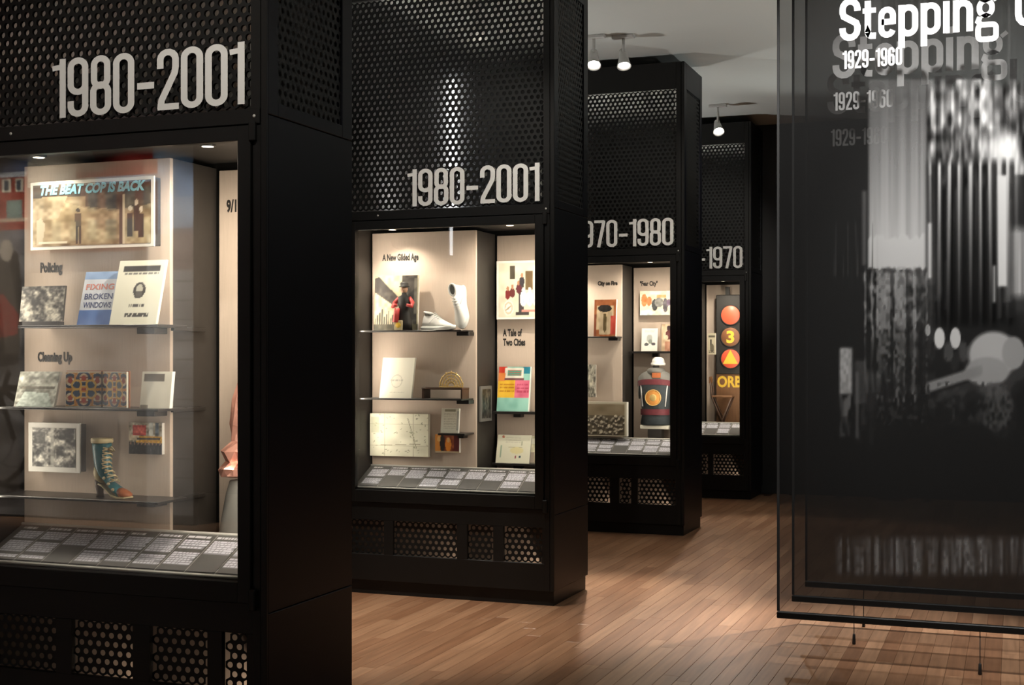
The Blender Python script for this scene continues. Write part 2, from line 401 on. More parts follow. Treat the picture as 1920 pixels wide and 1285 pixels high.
# ------------------------------------------------------------------ lights
def aim(o, tgt):
    d = Vector(tgt)-o.location; o.rotation_euler = d.to_track_quat('-Z', 'Y').to_euler()
def spot(loc, tgt, power, angle, blend=0.5, col=(1,0.93,0.84), rad=0.03, parent=None):
    l = bpy.data.lights.new('spot_lamp', 'SPOT'); l.energy = power; l.spot_size = math.radians(angle); l.spot_blend = blend
    l.color = col; l.shadow_soft_size = rad
    o = bpy.data.objects.new('spot_lamp', l); COL.objects.link(o); o.location = loc; aim(o, tgt)
    return o
ZC = 4.06      # ceiling height
def track_light(label, head, tgt, power, angle, blend=0.5, col=(1,0.93,0.84)):
    hd = Vector(head); d = (Vector(tgt)-hd).normalized()
    t = thing('track_light', label, 'lamp', (hd.x, hd.y, ZC), 'ceiling spotlights')
    box('mounting_box', hd.x-.09, hd.x+.09, hd.y-.025, hd.y+.025, ZC-.03, ZC, 'lamp_body', t, .004)
    tube('stem', [(hd.x, hd.y, ZC-.03), (hd.x, hd.y, hd.z+.02)], .012, 'lamp_body', t)
    # can: cup open towards d
    s = d.cross(Vector((0,0,1))); s = s.normalized() if s.length > 1e-3 else Vector((1,0,0)); q = s.cross(d)
    rings = []
    for r, h in [(.005,-.085),(.028,-.08),(.032,-.05),(.045,.03),(.058,.075),(.054,.075),(.040,.035)]:
        rings.append([hd+d*h+(s*math.cos(2*math.pi*k/18)+q*math.sin(2*math.pi*k/18))*r for k in range(18)])
    lh = loft('lamp_head', rings, 'lamp_body', t, cap=False)
    ring = [hd+d*.036+(s*math.cos(2*math.pi*k/18)+q*math.sin(2*math.pi*k/18))*.040 for k in range(18)]
    obj('bulb', [hd+d*.05]+ring, [(0,k+1,(k+1)%18+1) for k in range(18)], 'fire_white', lh)
    spot(hd+d*.085, tgt, power, angle, blend, col)
    return t

# ================================================================== THE ROOM
XW = -4.26
box_ = lambda n, *a: struct(box(n, *a))
box_('wall_far', XW, 5.2, 14.74, 14.9, 0, ZC, 'dark_wall')
box_('wall_right', 5.0, 5.2, -4, 14.74, 0, ZC, 'dark_wall')
box_('wall_near', -9.6, 5.2, -4.2, -4.0, 0, ZC, 'dark_wall')
box_('wall_left', XW-.15, XW, 4.60, 14.74, 0, ZC, 'alcove_wall')
box_('wall_entrance', -9.75, -9.6, -4, 4.75, 0, ZC, 'dark_wall')
box_('wall_side', -9.6, XW-.155, 4.60, 4.75, 0, ZC, 'dark_wall')
box_('ceiling', -9.75, 5.2, -4.2, 14.9, ZC, ZC+.15, 'ceiling_paint')
floor = box_('floor', -9.75, 5.2, -4.2, 14.9, -.08, -.012, 'dark_brown')

# floor boards: nearest ones singly, the others joined
PW, PL = 0.083, 1.25
pm, pf = boxvf(-PW/2+.0007, PW/2-.0007, 0, PL-.0012, -.012, 0)
me_pl = bpy.data.meshes.new('plank'); me_pl.from_pydata(pm, [], pf); me_pl.materials.append(M['plank_wood'])
b0 = bmesh.new(); b0.from_mesh(me_pl); bmesh.ops.bevel(b0, geom=[e for e in b0.edges if all(abs(v.co.z) < 1e-6 for v in e.verts)], offset=.0008, segments=1, affect='EDGES'); b0.to_mesh(me_pl); b0.free()
fv, ff = [], []; cnt = 0
xi = 0; X = -9.6+PW/2
while X < 5.0:
    off = random.random()*PL; Y = -4-off
    while Y < 14.4:
        near = (-4.25 < X < -0.62) and (4.9 < Y+PL and Y < 9.6)
        if X < XW-.1 and Y > 4.6: Y += PL; continue
        if near and cnt < 296:
            # only where the boards can be seen between the cases and the screens
            ymid = Y+PL/2; fwd = -X*ST+ymid*CT; u = CX+F*(X*CT+ymid*ST)/fwd
            if 560 < u < 1560:
                p = bpy.data.objects.new('plank', me_pl); COL.objects.link(p); p.location = (X, Y, 0); p.parent = floor; cnt += 1
                Y += PL; continue
        v, f = boxvf(X-PW/2+.0007, X+PW/2-.0007, Y, Y+PL-.0012, -.012, 0); b = len(fv)
        fv += v; ff += [tuple(b+i for i in q) for q in f]; Y += PL
    X += PW
fb = obj('floorboards', fv, ff, 'far_plank_wood', floor); fb['kind'] = 'stuff'

# ================================================================== DISPLAY CASES
XR, XL, DEP, TOP = -2.58, -4.24, 0.68, 3.98
WX0, WX1 = -3.915, -2.695            # vitrine window
def label_rail(c, fy, n, seed, gaps=()):
    y0, y1, z0, z1 = fy+.035, fy+.285, .672, .79
    xa, xb = WX0-.03, WX1+.03
    rl = hexa('label_rail', (xa,y0,z0), (xb,y0,z0), (xb,y1,z1), (xa,y1,z1), (0,.004,-.012), 'label_plate', c, .002)
    tube('rail_lip', [(xa,y1+.004,z1+.002),(xb,y1+.004,z1+.002)], .007, 'label_edge', rl)
    tube('rail_lip', [(xa,y0-.004,z0+.001),(xb,y0-.004,z0+.001)], .006, 'label_edge', rl)
    nv = Vector((0, -(z1-z0), y1-y0)).normalized()*.0035
    P = lambda x, t: Vector((x, y0+(y1-y0)*t, z0+(z1-z0)*t))+nv
    cw = (xb-xa-.06)/n; r = np.random.default_rng(seed)
    for k in range(n):
        a, b = xa+.03+k*cw+.006, xa+.03+(k+1)*cw-.006
        cv = Canvas(34, 52, (.38,.375,.37)); tx = (.88,.88,.92)
        head = (k % 4 == 0)
        if head: cv.lines(.02,.90,.55,.98,1,(.97,.97,.97),k+seed,.9)
        else: cv.lines(.02,.90,.85,.97,1,(.9,.9,.92),k+seed,.7)
        v = .86
        while v > .12:
            hh = .22+.2*r.random(); lo = max(.06, v-hh)
            cv.rect(.02, lo, .95, v, (.58,.58,.61)); cv.lines(.02, lo, .97, v, max(2, int((v-lo)/.055)), tx, int(v*99)+k, .62)
            v = lo-.06-.04*r.random()
            if r.random() < .28: break
        painted('caption_card', P(a,.06), P(b,.06), P(b,.95), P(a,.95), cv, rl)
        obj('card_divider', [P(b+.0045,.03),P(b+.0065,.03),P(b+.0065,.97),P(b+.0045,.97)], [(0,1,2,3)], 'label_edge', rl)

def case(fy, digits, label, grilles, shelves, seed, ncards, lamps=(22, 22), strips=(7, 7)):
    c = thing('display_case', label, 'display case', ((XR+XL)/2, fy+DEP/2, 0), 'row of tall black display cases')
    B = lambda n, x0,x1,y0,y1,z0,z1, m='black_metal', bev=.002: box(n, x0,x1,y0,y1,z0,z1, m, c, bev)
    yb = fy+DEP
    # plinth, sides, back, roof
    B('toe_kick', XL, XR-.012, fy+.03, yb-.012, 0, .088)
    B('side_panel', XR-.03, XR, fy+.012, yb, .09, .548, 'navy_black'); B('side_panel', XR-.03, XR, fy+.012, yb, .552, 2.398, 'navy_black')
    B('back_panel', XL, XR-.03, yb-.02, yb, .09, TOP, 'black_metal'); B('roof', XL, XR-.03, fy+.03, yb-.02, TOP-.03, TOP)
    B('side_panel', XL, XL+.03, fy+.03, yb-.02, .09, TOP-.03)
    # header side: framed perforated sheet
    z0, z1 = 2.402, TOP
    B('side_frame', XR-.03, XR, fy+.012, fy+.085, z0, z1, 'navy_black'); B('side_frame', XR-.03, XR, yb-.085, yb, z0, z1, 'navy_black')
    B('side_frame', XR-.03, XR, fy+.085, yb-.085, z0, z0+.05, 'navy_black'); B('side_frame', XR-.03, XR, fy+.085, yb-.085, z1-.22, z1, 'navy_black')
    perforated('side_grille', (XR-.008, fy+.08, z0+.045), (0,1,0), (0,0,1), DEP-.16, z1-.22-z0-.04, .04, .0115, 'perforated_black', c)
    B('side_liner', XR-.045, XR-.032, fy+.05, yb-.05, z0, z1-.05, 'dark_interior', 0)
    # front posts and header frame
    B('corner_post', -2.605, XR, fy, fy+.012, .09, TOP, 'black_metal'); B('corner_post', -2.648, -2.608, fy, fy+.06, 2.42, TOP)
    B('corner_post', XL, -4.14, fy, fy+.06, 2.42, TOP)
    B('header_rail', XL, -2.608, fy-.004, fy+.06, 2.365, 2.422); B('header_fascia', XL+.1, -2.648, fy, fy+.06, 3.757, TOP)
    perforated('perforated_screen', (-4.14, fy+.010, 2.422), (1,0,0), (0,0,1), 1.492, 1.335, .04, .0128, 'perforated_black', c)
    obj('reflector_sheet', [(-4.14,fy+.016,2.422),(-2.648,fy+.016,2.422),(-2.648,fy+.016,3.757),(-4.14,fy+.016,3.757)], [(0,1,2,3)], 'reflector', c)
    for zb in (2.393,):
        for xb in (-3.75, -2.63): disc('bolt', (xb, fy-.0065, zb), .006, .0045, 'label_edge', c, 10)
    # vitrine door frame and glass
    B('door_stile', -2.70, -2.645, fy-.008, fy+.03, .585, 2.36); B('door_stile', -3.965, -3.91, fy-.008, fy+.03, .585, 2.36)
    B('door_rail', -3.91, -2.70, fy-.008, fy+.03, 2.305, 2.36); B('door_rail', -3.91, -2.70, fy-.008, fy+.03, .585, .662)
    B('hinge', -2.650, -2.622, fy-.016, fy+.004, 2.30, 2.375, 'black_metal', .004); B('hinge', -2.650, -2.622, fy-.016, fy+.004, .56, .64, 'black_metal', .004)
    B('front_frame', -2.642, -2.608, fy+.004, fy+.05, .09, 2.365); B('front_frame', XL, -3.968, fy+.004, fy+.05, .09, 2.365)
    B('glass_pane', WX0, WX1, fy+.006, fy+.012, .655, 2.312, 'case_glass', 0)
    # interior shell
    B('inner_wall', -3.99, -3.95, fy+.03, yb-.03, .60, 2.36, 'dark_interior'); B('inner_wall', -2.66, -2.62, fy+.05, yb-.03, .60, 2.36, 'dark_interior')
    B('vitrine_ceiling', -3.95, -2.66, fy+.03, yb-.03, 2.335, 2.36, 'dark_interior'); B('vitrine_floor', -3.95, -2.66, fy+.03, yb-.03, .585, .62, 'dark_interior')
    B('display_core', -3.935, -3.205, fy+.312, yb-.05, .64, 2.31, 'dark_interior'); B('display_board', -3.937, -3.203, fy+.29, fy+.311, .64, 2.31, 'beige_board')
    B('back_board', -3.19, -2.665, yb-.055, yb-.035, .64, 2.30, 'beige_board')
    # lamps inside: puck fittings under the vitrine ceiling
    for x, tx, pw in ((-3.70, -3.62, lamps[0]), (-2.90, -2.98, lamps[1]*1.35)):
        pk = lathe('puck_lamp', (x, fy+.10, 2.312), [(.004,.022),(.03,.022),(.032,.0),(.024,-.002)], 'black_metal', c, 16)
        obj('puck_lens', [(x+.023*math.cos(k*math.pi/8), fy+.10+.023*math.sin(k*math.pi/8), 2.3095) for k in range(16)], [tuple(range(15,-1,-1))], 'puck_glow', pk)
        spot((x, fy+.10, 2.305), (tx, fy+.24, .9), pw, 125 if x < -3.3 else 168, .7, (1, .87, .72), .012)
    for x, tx, pw in ((-3.938, -3.45, strips[0]), (-2.673, -2.92, strips[1])):
        sg = 1 if x < -3.3 else -1
        ch_ = B('light_channel', x, x+.012*sg, fy+.045, fy+.075, .86, 2.30, 'black_metal', 0)
        sl = bpy.data.lights.new('vitrine_strip', 'AREA'); sl.shape = 'RECTANGLE'; sl.size = .02; sl.size_y = 1.36; sl.energy = pw; sl.color = (1,.88,.74)
        so_ = bpy.data.objects.new('vitrine_strip', sl); COL.objects.link(so_); so_.location = (x+.016*sg, fy+.06, 1.58)
        d_ = Vector((tx, fy+.29, 1.58))-so_.location; d_.z = 0
        so_.rotation_euler = Matrix((Vector((0,0,1)).cross(-d_.normalized()), Vector((0,0,1)), -d_.normalized())).transposed().to_euler()
    # shelves with brackets
    for (x0, x1, z) in shelves:
        sh = B('shelf', x0, x1, fy+.09, fy+.289, z-.010, z, 'shelf_black', .002)
        box('shelf_bracket', -3.30, -3.215, fy+.20, fy+.289, z-.035, z-.0105, 'shelf_black', sh, .002)
        if x1 > -3.15: box('shelf_return', -3.202, -3.185, fy+.291, fy+.52, z-.022, z-.006, 'shelf_black', sh, .002)
    label_rail(c, fy, ncards, seed)
    # base front: rails and posts around the grilles
    gz0, gz1 = .255, .47
    B('base_rail', XL, XR-.025, fy+.006, fy+.03, gz1, .584); B('base_rail', XL, XR-.025, fy+.006, fy+.03, .09, gz0)
    xs = sorted(grilles); prev = XL
    for (a, b) in xs:
        if a > prev: B('base_post', prev, a, fy+.006, fy+.03, gz0, gz1, 'black_metal', 0)
        perforated('base_grille', (a-.005, fy+.026, gz0-.005), (1,0,0), (0,0,1), b-a+.01, gz1-gz0+.01, .04, .0115, 'perforated_black', c)
        prev = b
    B('base_post', prev, XR-.025, fy+.006, fy+.03, gz0, gz1, 'black_metal', 0)
    B('base_liner', XL+.04, XR-.05, fy+.20, fy+.22, .10, .57, 'base_board', 0)
    for bx_, pw in ((-2.68, 1.5), (-3.20, 1.0)):  # added lamps hidden in the base, lighting the liner behind the grilles
        lathe('added_base_lamp', (bx_, fy+.10, .10), [(.03,0),(.03,.02),(.02,.03)], 'lamp_body', c, 14)
        spot((bx_, fy+.10, .14), (bx_-.55, fy+.21, .26), pw, 105, .25, (1,.84,.68), .01)
    # heading
    stroke_text('year_lettering', digits, -3.545, 2.440, .232, fy-.0055, .104, .030, 'vinyl_white', c, width=.875)
    return c

FY = [4.29, 7.58, 10.96, 14.00]
gx = lambda prs, y: [(at(a,1000,y).x, at(b,1000,y).x) for a, b in prs]
sz = lambda v, u, fy: at(u, v, fy+.09).z
g1 = gx([(414,461),(278,387),(132,247),(-30,103)], FY[0]); g2 = gx([(943,1016),(875,924),(736,856),(640,719)], FY[1])
g3 = gx([(1195,1266),(1160,1183),(1080,1143)], FY[2])
SH1 = [sz(609,200,FY[0]), sz(766,200,FY[0]), sz(938,200,FY[0])]
SH2 = [sz(619,800,FY[1]), sz(748,800,FY[1])]
SH3 = [sz(631,1130,FY[2]), sz(752,1130,FY[2])]
case(FY[0], '1980-2001', 'nearest tall black display case with the laced boot and beat cop poster inside', g1, [(-3.80,-3.12,SH1[0]),(-3.93,-3.12,SH1[1]),(-3.93,-3.12,SH1[2])], 3, 9, (8, 28), (3.5, 9.5))
case(FY[1], '1980-2001', 'second tall black display case with white sneakers and colourful booklet inside', g2, [(-3.93,-3.22,SH2[0]),(-3.93,-3.22,SH2[1])], 5, 9, (20, 26))
case(FY[2], '1970-1980', 'third tall black display case with the denim vest inside', g3, [(-3.93,-3.20,SH3[0])], 8, 9, (26, 26))
case(FY[3], '1960-1970', 'farthest tall black display case with the traffic signal board inside', g3, [], 9, 9, (22, 22))

# ================================================================== EXHIBITS: flat pieces
def mounted(name, label, cat, u0, u1, v0, v1, y, th, cv, edge='paper_white', border=0.0, bottom=None, lean=0.0, group=None, frame=None, body=None):
    """upright or leaning rectangular piece; v0 top row, v1 bottom row in the photo"""
    um = (u0+u1)/2; x0, x1 = at(u0, v1, y).x, at(u1, v1, y).x
    zt = at(um, v0, y+lean).z; zb = at(um, v1, y).z if bottom is None else bottom
    t = thing(name, label, cat, ((x0+x1)/2, y, zb), group)
    pn = hexa('frame' if frame else 'panel', (x0,y,zb), (x1,y,zb), (x1,y+lean,zt), (x0,y+lean,zt), (0,.008 if body else th,0), frame or edge, t, .0012)
    if body: hexa('backing', (x0+.004,y+.0085,zb+.004), (x1-.004,y+.0085,zb+.004), (x1-.004,y+lean+.0085,zt-.004), (x0+.004,y+lean+.0085,zt-.004), (0,th-.009,0), body, t, .0012)
    b = border; e = .0012; H = zt-zb
    P = lambda a, z: Vector((a, y+lean*(z-zb)/H-e, z))
    if cv is not None:
        painted('print', P(x0+b,zb+b), P(x1-b,zb+b), P(x1-b,zt-b), P(x0+b,zt-b), cv, pn)
    return t, x0, x1, zb, zt

def photo_bw(w_, h, seed, lo=.08, hi=.85, tint=(1,.97,.90)):
    cv = Canvas(w_, h, (.45,.45,.45)); cv.noise(4,5,.45,seed).noise(11,14,.35,seed+1).noise(26,30,.25,seed+2)
    cv.a = lo+(hi-lo)*cv.a; cv.a = cv.a*np.array(tint); return cv

# ---- case one
f1 = FY[0]
cv = Canvas(110, 60, (.62,.56,.44)); sky = cv.region(0,.62,1,1)
cv.poly([(0,.05),(1,.0),(1,.40),(.72,.52),(.45,.60),(.2,.75),(0,.8)], (.74,.68,.54))
cv.rect(0,.78,1,1,(.30,.27,.22)); cv.poly([(.45,.62),(.75,.55),(1,.62),(1,.85),(.45,.82)], (.33,.29,.22))
cv.poly([(.08,.80),(.30,.80),(.22,.45),(0,.4),(0,.75)], (.80,.75,.64)); cv.noise(5,9,.20,4).noise(16,26,.14,5); cv.a *= np.array((.80,.78,.74))
cv.rect(.74,0,.785,.78,(.16,.14,.11)); cv.rect(.765,0,.785,.78,(.80,.75,.64))
for u, s_ in ((.39,1.0),): # lone figure on the street
    cv.ell(u,.56,.016,.035,(.25,.21,.16)); cv.poly([(u-.028,.52),(u+.03,.52),(u+.026,.30),(u-.02,.30)], (.30,.27,.21)); cv.rect(u-.018,.03,u+.0,.31,(.15,.13,.10)); cv.rect(u+.012,.03,u+.03,.31,(.15,.13,.10))
for u, v in ((.83,.36),(.88,.45),(.92,.34)): cv.ell(u,v+.2,.015,.05,(.82,.77,.68)); cv.rect(u-.025,v-.25,u+.02,v+.13,(.14,.12,.10))
cv.poly([(.03,.02),(.08,.02),(.11,.35),(.07,.47),(.03,.42)], (.72,.67,.57)); cv.rect(.05,.04,.30,.07,(.85,.82,.72))
t, x0, x1, zb, zt = mounted('poster', 'framed street photograph poster headed THE BEAT COP IS BACK', 'poster', 57, 289, 336, 466, f1+.20, .05, cv, border=.014, frame='paper_white', body='ink_black')
mat('sky_ink', (.22,.60,.72), .5, var=.05)
lettering('poster_lettering', 'THE BEAT COP IS BACK', x0+.045, zb+.225, x1-.045, zb+.267, f1+.197, 'sky_ink', t, shear=.25, bold=.05)
box('standoff', x0+.06, x1-.06, f1+.25, f1+.288, zb+.05, zt-.05, 'dark_interior', t)

def heading(u0,u1,v0,v1,y,s,lbl):
    a, b = at(u0,v1,y), at(u1,v1,y); um=(u0+u1)/2; zb, zt = at(um,v1,y).z, at(um,v0,y).z
    t = thing('section_heading', lbl, 'lettering', ((a.x+b.x)/2, y, zb), 'section headings inside the cases')
    lettering('heading_letters', s, a.x, zb, b.x, zt, y-.0015, 'ink_black', t, bold=.045)
    return t
heading(76,117,492,517,f1+.2895,'Policing','dark heading Policing on the beige board under the beat cop poster')
heading(71,135,660,684,f1+.2895,'Cleaning Up','dark heading Cleaning Up on the beige board above the ornate book')
heading(425,452,374,399,f1+.625,'9/11','dark heading 9/11 on the right beige board of the nearest case')

def on_shelf(z): return z+.0005
cv = Canvas(44, 60, (.80,.82,.86)); cv.rect(0,.86,1,1,(.55,.66,.82)); cv.rect(0,0,1,.28,(.28,.43,.68)); cv.noise(5,4,.05,3)
t, x0, x1, zb, zt = mounted('paperback_book', 'blue and white paperback FIXING BROKEN WINDOWS leaning on the top shelf', 'book', 144, 207, 510, 607, f1+.15, .022, cv, bottom=on_shelf(SH1[0]), lean=.06)
mat('red_ink', (.60,.20,.15), .6, var=.1); mat('navy_ink', (.03,.05,.16), .6, var=.1)
H = zt-zb
for s, k, m in (('FIXING',.66,'red_ink'),('BROKEN',.48,'navy_ink'),('WINDOWS',.32,'navy_ink')):
    lettering('cover_title', s, x0+.015, zb+H*k, x1-.012, zb+H*(k+.11), f1+.15+.06*k-.0022, m, t, bold=.02, lean=.06*.11)
cv = Canvas(50, 66, (.90,.89,.82)); cv.rect(.12,.83,.90,.92,(.16,.15,.14)); cv.lines(.15,.76,.88,.80,1,(.4,.4,.38),2)
cv.lines(.36,.27,.68,.31,1,(.2,.2,.2),3,.9); cv.lines(.30,.10,.80,.18,2,(.16,.16,.15),4,.7)
cv.ell(.53,.53,.13,.13,(.22,.21,.20)); cv.ell(.53,.55,.07,.07,(.75,.74,.68)); cv.ell(.53,.47,.08,.05,(.35,.34,.32)); cv.rect(.47,.62,.59,.66,(.2,.2,.2))
t, x0, x1, zb, zt = mounted('report_booklet', 'white report with a black badge emblem leaning on the top shelf', 'booklet', 205, 292, 489, 608, f1+.11, .016, cv, edge='cream_paper', bottom=on_shelf(SH1[0]), lean=.07)
lettering('cover_title', 'REENGINEERING', x0+.025, zt-.037, x1-.02, zt-.022, f1+.11+.063, 'cream_paper', t, bold=.02)

cv = photo_bw(46, 40, 21, .1, .95, (.98,.95,.88))
t, *_ = mounted('silver_photograph', 'glossy silvery photograph print at the left of the top shelf', 'photograph', 36, 117, 537, 603, f1+.13, .010, cv, edge='dark_interior', bottom=None, lean=.02)
box('easel_foot', _[0]+.02, _[1]-.02, f1+.125, f1+.165, SH1[0]+.0005, _[2]-.0005, 'dark_interior', t) if _[2] > SH1[0]+.002 else None
cv = Canvas(44, 40, (.60,.60,.55)); cv.noise(4,3,.25,8).noise(10,9,.2,9); cv.rect(.1,.5,.95,.58,(.35,.33,.27)); cv.poly([(.05,0),(.95,0),(.8,.4),(.2,.42)], (.70,.74,.70)); cv.noise(20,20,.12,2)
t, *_ = mounted('landscape_photograph', 'faded park photograph leaning at the left of the middle shelf', 'photograph', 26, 101, 697, 765, f1+.13, .014, cv, bottom=on_shelf(SH1[1]), lean=.04)

# open ornate book
def ornate(seed, flip):
    cv = Canvas(60, 56, (.82,.72,.58)); cv.rect(.02,.06,.98,.94,(.74,.60,.45)); cv.rect(.04,.10,.96,.90,(.86,.80,.68))
    r = np.random.default_rng(seed)
    for v in (.13,.86): cv.rect(.04,v-.03,.96,v+.03,(.55,.28,.18))
    for u, v in ((.5,.5),(.12,.25),(.12,.75),(.88,.25),(.88,.75),(.5,.17),(.5,.83)):
        cv.ring(u,v,.16,.18,.22,(.13,.20,.30)); cv.ell(u,v,.07,.08,(.62,.22,.14)); cv.ring(u,v,.25,.27,.10,(.78,.52,.20))
    for u, v in ((.3,.38),(.7,.38),(.3,.63),(.7,.63)): cv.ell(u,v,.085,.10,(.14,.26,.36)); cv.ring(u,v,.13,.14,.2,(.85,.66,.30))
    return cv
bk = at(185,762,f1+.14); t = thing('ornate_book', 'open book with ornate blue and orange pattern standing on the middle shelf', 'book', (bk.x, bk.y, SH1[1]))
xa, xm, xb = at(127,762,f1+.14).x, at(184,762,f1+.14).x, at(242,762,f1+.14).x; zb = SH1[1]+.0008; zt = at(185,697,f1+.14).z
for (p, q, yp, yq, sd) in ((xa, xm, f1+.125, f1+.165, 1), (xm, xb, f1+.165, f1+.125, 1)):
    pb = hexa('page_block', (p+.001,yp,zb), (q-.0005,yq,zb), (q-.0005,yq,zt), (p+.001,yp,zt), (0,.012,0), 'cream_paper', t, .001)
    painted('page_print', (p+.004,yp-.0012,zb+.004), (q-.001,yq-.0012,zb+.004), (q-.001,yq-.0012,zt-.004), (p+.004,yp-.0012,zt-.004), ornate(sd, 0), pb)
for (p, q, yp, yq) in ((xa-.004, xm-.001, f1+.138, f1+.178), (xm+.001, xb+.004, f1+.178, f1+.138)):
    hexa('cover', (p,yp,zb), (q,yq,zb), (q,yq,zt+.003), (p,yp,zt+.003), (0,.004,0), 'rust_leather', t)
tube('spine', [(xm,f1+.166,zb),(xm,f1+.166,zt)], .004, 'dark_brown', t)
cv = Canvas(36, 40, (.90,.88,.82)); cv.rect(.08,.72,.75,.94,(.42,.38,.33)); cv.rect(.02,.0,.28,.10,(.55,.52,.47)); cv.noise(3,3,.03,1)
mounted('white_card', 'white card with a grey-brown plate on top beside the ornate book', 'card', 262, 318, 697, 762, f1+.15, .02, cv, bottom=on_shelf(SH1[1]), lean=.02)
cv = photo_bw(56, 56, 31, .05, .95, (1,.98,.93)); cv.rect(.42,.0,.50,1,(.75,.74,.70),.6); cv.rect(.05,.6,.3,.9,(.12,.12,.11),.6); cv.rect(.62,.7,.95,.95,(.1,.1,.1),.5)
t, x0, x1, zb, zt = mounted('framed_photograph', 'black and white crowd photograph in a white frame below the shelves', 'picture', 53, 150, 793, 886, f1+.22, .045, None, frame='paper_white', body='dark_interior')
painted('print', (x0+.022,f1+.2185,zb+.022), (x1-.022,f1+.2185,zb+.022), (x1-.022,f1+.2185,zt-.022), (x0+.022,f1+.2185,zt-.022), cv, t)
box('hanger', x0+.04, x1-.04, f1+.265, f1+.289, zb+.04, zt-.04, 'dark_interior', t)
cv = Canvas(48, 44, (.62,.58,.50)); cv.noise(6,7,.25,51); cv.rect(0,0,1,.38,(.16,.15,.15)); cv.rect(.22,.36,1,.58,(.88,.66,.16)); cv.rect(.02,.44,.3,.62,(.85,.78,.66)); cv.rect(.12,.60,.52,.92,(.72,.16,.12)); cv.rect(.17,.66,.47,.86,(.85,.35,.28))
cv.rect(.60,.6,.74,1,(.82,.82,.78)); cv.rect(.80,.6,.9,1,(.34,.38,.42)); cv.rect(.25,.46,.95,.52,(.30,.24,.14)); cv.noise(16,20,.16,52)
for k in range(9): cv.ell(.06+.11*k,.16,.04,.16,(.10,.10,.12)); cv.ell(.06+.11*k,.34,.02,.05,(.62,.48,.40))
mounted('street_photograph', 'small colour photograph of a red sign and yellow bus on the board', 'photograph', 242, 304, 793, 852, f1+.270, .018, cv)

# lace-up boot
bx = at(205, 935, f1+.17); ZB = SH1[2]+.0006
t = thing('lace_boot', 'teal and cream laced ankle boot with a curved heel on the lowest shelf', 'boot', (bx.x, bx.y, ZB))
sc = .222/1.0
def ringe(cx, cz, rx, ry, tilt, n=18, y=bx.y):
    out = []
    for k in range(n):
        a = 2*math.pi*k/n; p = rx*math.cos(a); out.append(Vector((bx.x+(cx+p*math.cos(tilt))*sc, y+ry*math.sin(a)*sc, ZB+(cz+p*math.sin(tilt))*sc)))
    return out
spine = [(-.16,1.0,.19,.15,.06),(-.16,.90,.185,.15,.05),(-.15,.75,.175,.145,.02),(-.14,.60,.165,.135,-.05),(-.12,.48,.165,.13,-.22),(-.07,.37,.19,.13,-.50),(0,.285,.20,.13,-.78),(.09,.20,.175,.13,-1.0),(.19,.13,.13,.135,-1.2),(.28,.095,.095,.13,-1.35)]
loft('shaft', [ringe(*s) for s in spine], 'teal_leather', t)
loft('toe_cap', [ringe(*s) for s in [(.26,.10,.10,.135,-1.32),(.33,.085,.085,.13,-1.4),(.40,.07,.068,.11,-1.45),(.45,.06,.045,.075,-1.5),(.47,.055,.02,.03,-1.55)]], 'rust_leather', t)
def yz(cx, cz, dy=0): return Vector((bx.x+cx*sc, bx.y+dy*sc, ZB+cz*sc))
# counter, heel, sole
loft('heel_counter', [ringe(*s) for s in [(-.205,.52,.10,.118,-.3),(-.20,.40,.125,.125,-.35),(-.17,.30,.135,.12,-.5)]], 'cream_leather', t)
loft('heel', [ringe(*s) for s in [(-.20,.30,.10,.10,-.25),(-.215,.2,.075,.075,0),(-.20,.08,.062,.06,0),(-.195,.0,.075,.07,0)]], 'dark_brown', t)
so = []
for cx, cz in [(-.26,.28),(-.12,.24),(0,.15),(.12,.06),(.25,.03),(.40,.03),(.49,.04)]:
    wdt = {-.26:.07,-.12:.10,0:.10,.12:.125,.25:.14,.40:.12,.49:.04}[cx]
    so.append([yz(cx,cz+.0,-wdt), yz(cx,cz,wdt), yz(cx,cz-.028,wdt), yz(cx,cz-.028,-wdt)])
loft('sole', so, 'cream_leather', t, smooth=False)
lathe('cuff', (bx.x-.16*sc, bx.y, ZB+.985*sc), [(.18*sc,0),(.196*sc,.004),(.198*sc,.016),(.185*sc,.02)], 'cream_leather', t, 20)
for k in range(8):
    q = k/7; cz = .90-.56*q; cx = .015-.02*math.sin(q*3)+ (.16*max(0,q-.55)/.45); d = .05
    tube('lace', [yz(cx-.05,cz+.01,-.135), yz(cx+.01,cz-.005,-.10), yz(cx+.035,cz-.02,-.02), yz(cx+.02,cz-.05,.05)], .0035, 'cream_leather', t, 6)
    tube('lace', [yz(cx-.06,cz-.045,-.137), yz(cx+.01,cz-.02,-.095), yz(cx+.03,cz+.0,-.02)], .0035, 'cream_leather', t, 6)
tube('lace_bow', [yz(.02,.88,-.06), yz(.13,.93,-.10), yz(.20,.86,-.12), yz(.10,.84,-.08), yz(.02,.87,-.06)], .004, 'cream_leather', t, 6)
for k in range(3):
    lathe('scallop', yz(-.02+.10*k,.36-.10*k,-.12-.006*k), [(.028*sc,-.004),(.03*sc,0),(.01*sc,.004)], 'cream_leather', t, 10, axis='y')

